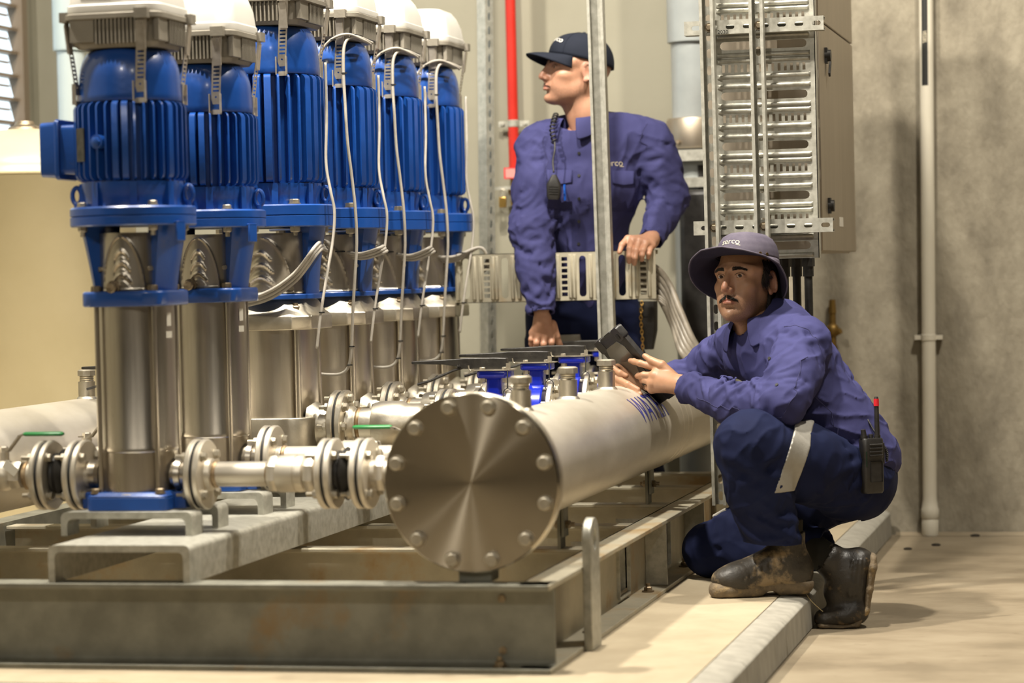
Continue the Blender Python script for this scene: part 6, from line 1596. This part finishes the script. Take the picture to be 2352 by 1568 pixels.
g.chain([bSR, bER, bWR], [.046, .042, .028]); g.chain([bSL, bEL, bWL], [.046, .042, .028]); g.chain([gHR, gKR, gAR], [.08, .06, .045]); g.chain([gHL, gKL, gAL], [.08, .06, .045])
VBB, FBB = g.mesh()
join_body('body', [(VBB, FBB, None), (tow(VHB, frB), FHB, TB), (VhR, FhR, None), (VhL, FhL, None)], manB, offB, M['skin_b'])
collar(A3(1330,285,8.90), np.array(A3(1328,230,8.89)-A3(1334,300,8.91)), np.array(toC)+np.array((-.45,0,0)), .069, manB, offB, gap=.30, drop=.055)
# lettering on the chest
cT = Vector(A3(1412,371,8.7)); nT = Vector(toC); uxT = Vector((CR.x, CR.y, 0)).normalized(); uyT = Vector((0,0,1))
m1 = wrap_text('serco', .030, bvB, cT, uxT, uyT, .0015); mb = MB(offB); mb.add(m1.v, m1.f); part('chest_lettering', mb, M['ink_cream'], shB, ang=180)
vsu = []
for x, y in ((.0215, -.0125), (.036, -.0125), (.036, -.0105), (.0215, -.0105)):
    h_ = bvB.ray_cast(cT+uxT*x+uyT*y+nT*.2, -nT); vsu.append((h_[0] if h_[0] is not None else cT)+nT*.0015)
mb = MB(offB); mb.add(vsu, [(0,1,2,3)]); part('lettering_underline', mb, M['ink_cream'], shB)
def pocket(x0, x1, y0, y1, y2):
    n = 10; rows = []
    for y, lf in ((y0, .002), (y1, .005), (y1+.3, .0012), (y2, .0025)):
        row = []
        for k in range(n+1):
            x = x0+(x1-x0)*k/n; p = Vector(A3(x, y+(4*(1-abs(2*k/n-1)) if y == y1 else 0), 8.6)); h_ = bvB.ray_cast(p, -nT); row.append((h_[0] if h_[0] is not None else p-nT*.2)+nT*lf)
        rows.append(row)
    mb = MB(offB); mb.add([p for r_ in rows for p in r_], [(j*(n+1)+k, j*(n+1)+k+1, (j+1)*(n+1)+k+1, (j+1)*(n+1)+k) for j in range(3) for k in range(n)]); o = part('chest_pocket', mb, M['shirt'], shB, ang=60)
    m_ = o.modifiers.new('solid', 'SOLIDIFY'); m_.thickness = .002; m_.offset = 1
pocket(1258, 1318, 384, 412, 475); pocket(1412, 1466, 386, 414, 480)
for y in (345, 398, 452, 505, 558):
    h_ = bvB.ray_cast(Vector(A3(1334, y, 8.6)), -nT)
    if h_[0] is not None: mb = MB(offB); mb.cyl(h_[0], h_[0]+h_[1]*.003, .0052, n=14); part('button', mb, M['ink_black'], shB)
seam(bvB, [A3(1248,305,8.8), A3(1268,345,8.75), A3(1280,400,8.75)], shB, offB, seamM); seam(bvB, [A3(1492,272,8.85), A3(1484,310,8.8), A3(1482,350,8.8)], shB, offB, seamM)
# speaker microphone and cord
sm = thing('speaker_microphone', 'black clip-on radio microphone on the standing man\'s chest', 'microphone', A3(1272,432,8.745))
sm.rotation_euler = (0, R(3), R(10))
mb = MB(); mb.loft([rsq(.018, .008, -.038, hy=.009), rsq(.023, .010, -.028, hy=.011), rsq(.025, .011, .012, hy=.012), rsq(.017, .009, .028, hy=.010), rsq(.007, .004, .045, hy=.006)]); part('body', mb, M['plastic'], sm, ang=60)
for q in range(4):
    mb = MB(); mb.box(-.015, .015, -.0135, -.011, -.02+q*.008, -.0165+q*.008); part('grille_bar', mb, M['plastic'], sm)
o_ = -np.array(sm.location)
cdm = thing('microphone_cord', 'black cord running from the chest microphone to the collar', 'cord', A3(1272,350,8.74)); o_ = -A3(1272,350,8.74)
mb = MB(o_); mb.tube(bez([A3(1272,396,8.745), A3(1270,370,8.76), A3(1274,345,8.77), A3(1274,325,8.785)], 6), .0032, 8); part('lead', mb, M['black'], cdm, ang=180)
mb = MB(o_); mb.tube(coil([A3(1274,328,8.785), A3(1268,300,8.80), A3(1272,278,8.815), A3(1277,262,8.85)], .0075, 9, .003), .0030, 6); part('coil', mb, M['black'], cdm, ang=180)
pn = thing('pen', 'blue pen clipped in the standing man\'s pocket', 'pen', A3(1297,440,8.765)); mb = MB(); mb.cyl((0,0,-.03), (0,0,.024), .004, n=10); part('barrel', mb, nodemat('pen_blue', (.01,.09,.50), .3), pn); mb = MB(); mb.box(-.002, .002, -.008, -.004, -.008, .02); part('clip', mb, nodemat('pen_clip', (.02,.12,.55), .3), pn)
# hip chain and sheath
hc = thing('hip_chain', 'brass-coloured chain hanging at the standing man\'s hip', 'chain', A3(1472,740,8.93)); 
for i in range(14):
    c_ = Vector(A3(1474-2*math.sin(i*.4), 696+i*8.3, 8.915)); mb = MB(-A3(1472,740,8.93)); e = Vector(CR) if i % 2 == 0 else Vector(dep)
    mb.tube([c_+e*(.0045*math.cos(h))+Vector((0,0,1))*(.0085*math.sin(h)) for h in np.linspace(0, 2*pi, 13)], .0017, 6); part('link', mb, M['brass'], hc, ang=180)
shp = thing('tool_sheath', 'black tool sheath on the standing man\'s hip behind the chain', 'sheath', A3(1490,745,8.95)); mb = MB(); mb.loft([rsq(.014, .008, -.085, hy=.02), rsq(.028, .01, -.02, hy=.025), rsq(.03, .01, .08, hy=.026)]); part('pouch', mb, M['black'], shp, ang=50); mb = MB(); mb.box(-.026, .026, -.029, -.0262, .03, .06); part('flap', mb, M['black'], shp)

# ================================================================== cables
def cable(label, pts, r_, mat='cable', group=None, name='signal_cable', n=9):
    P = [np.array(p) for p in pts]; o = thing(name, label, 'cable', P[0], group); mb = MB(-P[0]); mb.tube(bez(P, n), r_, 8); part('sheath', mb, M[mat], o, ang=180); return o
def tie(o, p, r_=.006):
    p = np.array(p); mb = MB(p-np.array(o.location)); mb.lathe([(r_*.8, -.0018), (r_*1.1, -.0018), (r_*1.1, .0018), (r_*.8, .0018)], n=12, closed=True); mb.box(r_*.8, r_*1.7, -.002, .002, -.002, .002); part('cable_tie', mb, M['gasket'], o)
names = ['third', 'fourth', 'fifth', 'sixth']
for i in range(2, 6):
    y = PYS[i]; P = lambda dx, dy, z: np.array((PX+dx, y+dy, z)); nm = names[i-2]
    if i >= 3:
        c_ = cable('grey cable looped over the cowl of the %s pump' % nm, [P(.02,-.150,1.555), P(.0,-.150,1.585), P(.035,-.150,1.66), P(.07,-.152,1.70), P(.12,-.148,1.715), P(.155,-.10,1.70), P(.165,-.06,1.69)], .0042, group='cowl loop cables'); tie(c_, P(.03,-.150,1.645)); tie(c_, P(.075,-.152,1.70))
        c_ = cable('grey cable hanging down the front of the %s motor' % nm, [P(.168,-.05,1.695), P(.135,-.12,1.71), P(.112,-.150,1.685), P(.108,-.156,1.60), P(.112,-.160,1.50), P(.118,-.168,1.40), P(.128,-.168,1.30), P(.138,-.172,1.20), P(.14,-.172,1.10), P(.132,-.172,1.0), P(.122,-.168,.90), P(.112,-.158,.80), P(.10,-.15,.735), P(.075,-.15,.71), P(.03,-.155,.708), P(-.01,-.155,.715)], .0046, group='hanging motor cables')
        tie(c_, P(.108,-.156,1.60)); tie(c_, P(.110,-.156,.79)); tie(c_, P(.10,-.15,.735))
    c_ = cable('thin grey cable down the right side of the %s pump' % nm, [P(.175,-.02,1.60), P(.178,-.03,1.45), P(.176,-.04,1.32), P(.190,-.05,1.24), P(.2,-.05,1.18), P(.196,-.06,1.10), P(.185,-.09,1.0), P(.172,-.11,.90), P(.16,-.12,.80)], .0042, group='side cables')
    tie(c_, P(.172,-.11,.90))
sw = []
for q in range(3):
    d = q*.009
    def B_(i, dx, z): return np.array((PX+dx+d*.3, PYS[i]-.10+d, z-d*.8))
    pts = [np.array((PX-.10, PYS[2]-.17+d, .935-d)), np.array((PX+.02, PYS[2]-.16+d, .955-d)), np.array((PX+.11, PYS[2]-.15+d, 1.01-d)), np.array((PX+.17, PYS[2]-.12+d, 1.09-d)),
           B_(3, .02, 1.09), B_(3, .12, 1.065), B_(3, .20, 1.085), B_(4, .02, 1.085), B_(4, .13, 1.06), B_(4, .205, 1.085), B_(5, .02, 1.07), B_(5, .13, 1.055), np.array((PX+.22, PYS[5]-.06+d, 1.085)), np.array((PX+.235, PYS[5]-.02+d, 1.04-d)), np.array((PX+.18, PYS[5]+.05, .99))]
    c_ = cable(['upper strand of the grey cable bundle slung along the pumps', 'middle strand of the grey cable bundle slung along the pumps', 'lower strand of the grey cable bundle slung along the pumps'][q], pts, .0052, group='slung cable bundle', n=8)
    sw.append(c_)
for i in (3, 4, 5):
    tie(sw[0], (PX+.06, PYS[i]-.098, 1.073), .012); tie(sw[0], (PX+.16, PYS[i]-.098, 1.068), .012)
hlab = ['topmost thick cable leaving the tray end', 'second thick cable leaving the tray end', 'third thick cable leaving the tray end', 'fourth thick cable leaving the tray end', 'lowest thick cable leaving the tray end']
for q in range(5):
    r_ = .0115; k_ = q
    cable(hlab[q], [A3(1440,606+k_*14,8.80), A3(1500,612+k_*14,8.78+.008*q), A3(1535-k_*3,650+k_*12,8.78), A3(1563-k_*4,715+k_*9,8.74+.01*q), A3(1597-k_*7,790+k_*6,8.70), A3(1652-k_*7,855,8.72), A3(1690-k_*7,925,8.72), A3(1702-k_*7,1010,8.70)], r_, 'heavy_cable', 'thick cables from the tray end', 'power_cable')
for q in range(3): cable(['upper', 'middle', 'lower'][q]+' thin pale wire leaving the tray end', [A3(1470,676+q*4,8.79), A3(1508,678+q*5,8.77), A3(1526,690+q*5,8.77), A3(1545,712+q*4,8.80)], .0035, 'cable', 'thin pale wires from the tray end')
# dirt and straw lying about
for i, (x, y_, s_) in enumerate(((1205+880,1262,.012), (2150,1253,.013), (2240,1232,.014), (1505,1340,.007))):
    p = Vector(A3(x, y_, 8)); t_ = (0-CP.z)/(p-CP).z if x > 1600 else (.1-CP.z)/(p-CP).z; p = CP+(p-CP)*t_
    if x < 1600: continue
    mb = MB(); mb.sphere((0,0,s_*.28), s_, 8, 5, (1.3, .8, .45)); o = part('dirt_clod', mb, M['boot_dark'], None, loc=p); tag(o, ['dark clod on the floor left of the conduit', 'dark clod on the floor beside the conduit foot', 'brown clod by the wall right of the conduit'][i], 'dirt')
mb = MB(); P = [Vector(A3(1845,1352,7.15)), Vector(A3(1862,1378,7.14)), Vector(A3(1890,1404,7.13))]; mb.tube(bez(P, 5), .0009, 5); o = part('straw', mb, nodemat('straw', (.42,.32,.15), .7), None); tag(o, 'dry straw stalk against the kerb by the boots', 'straw')
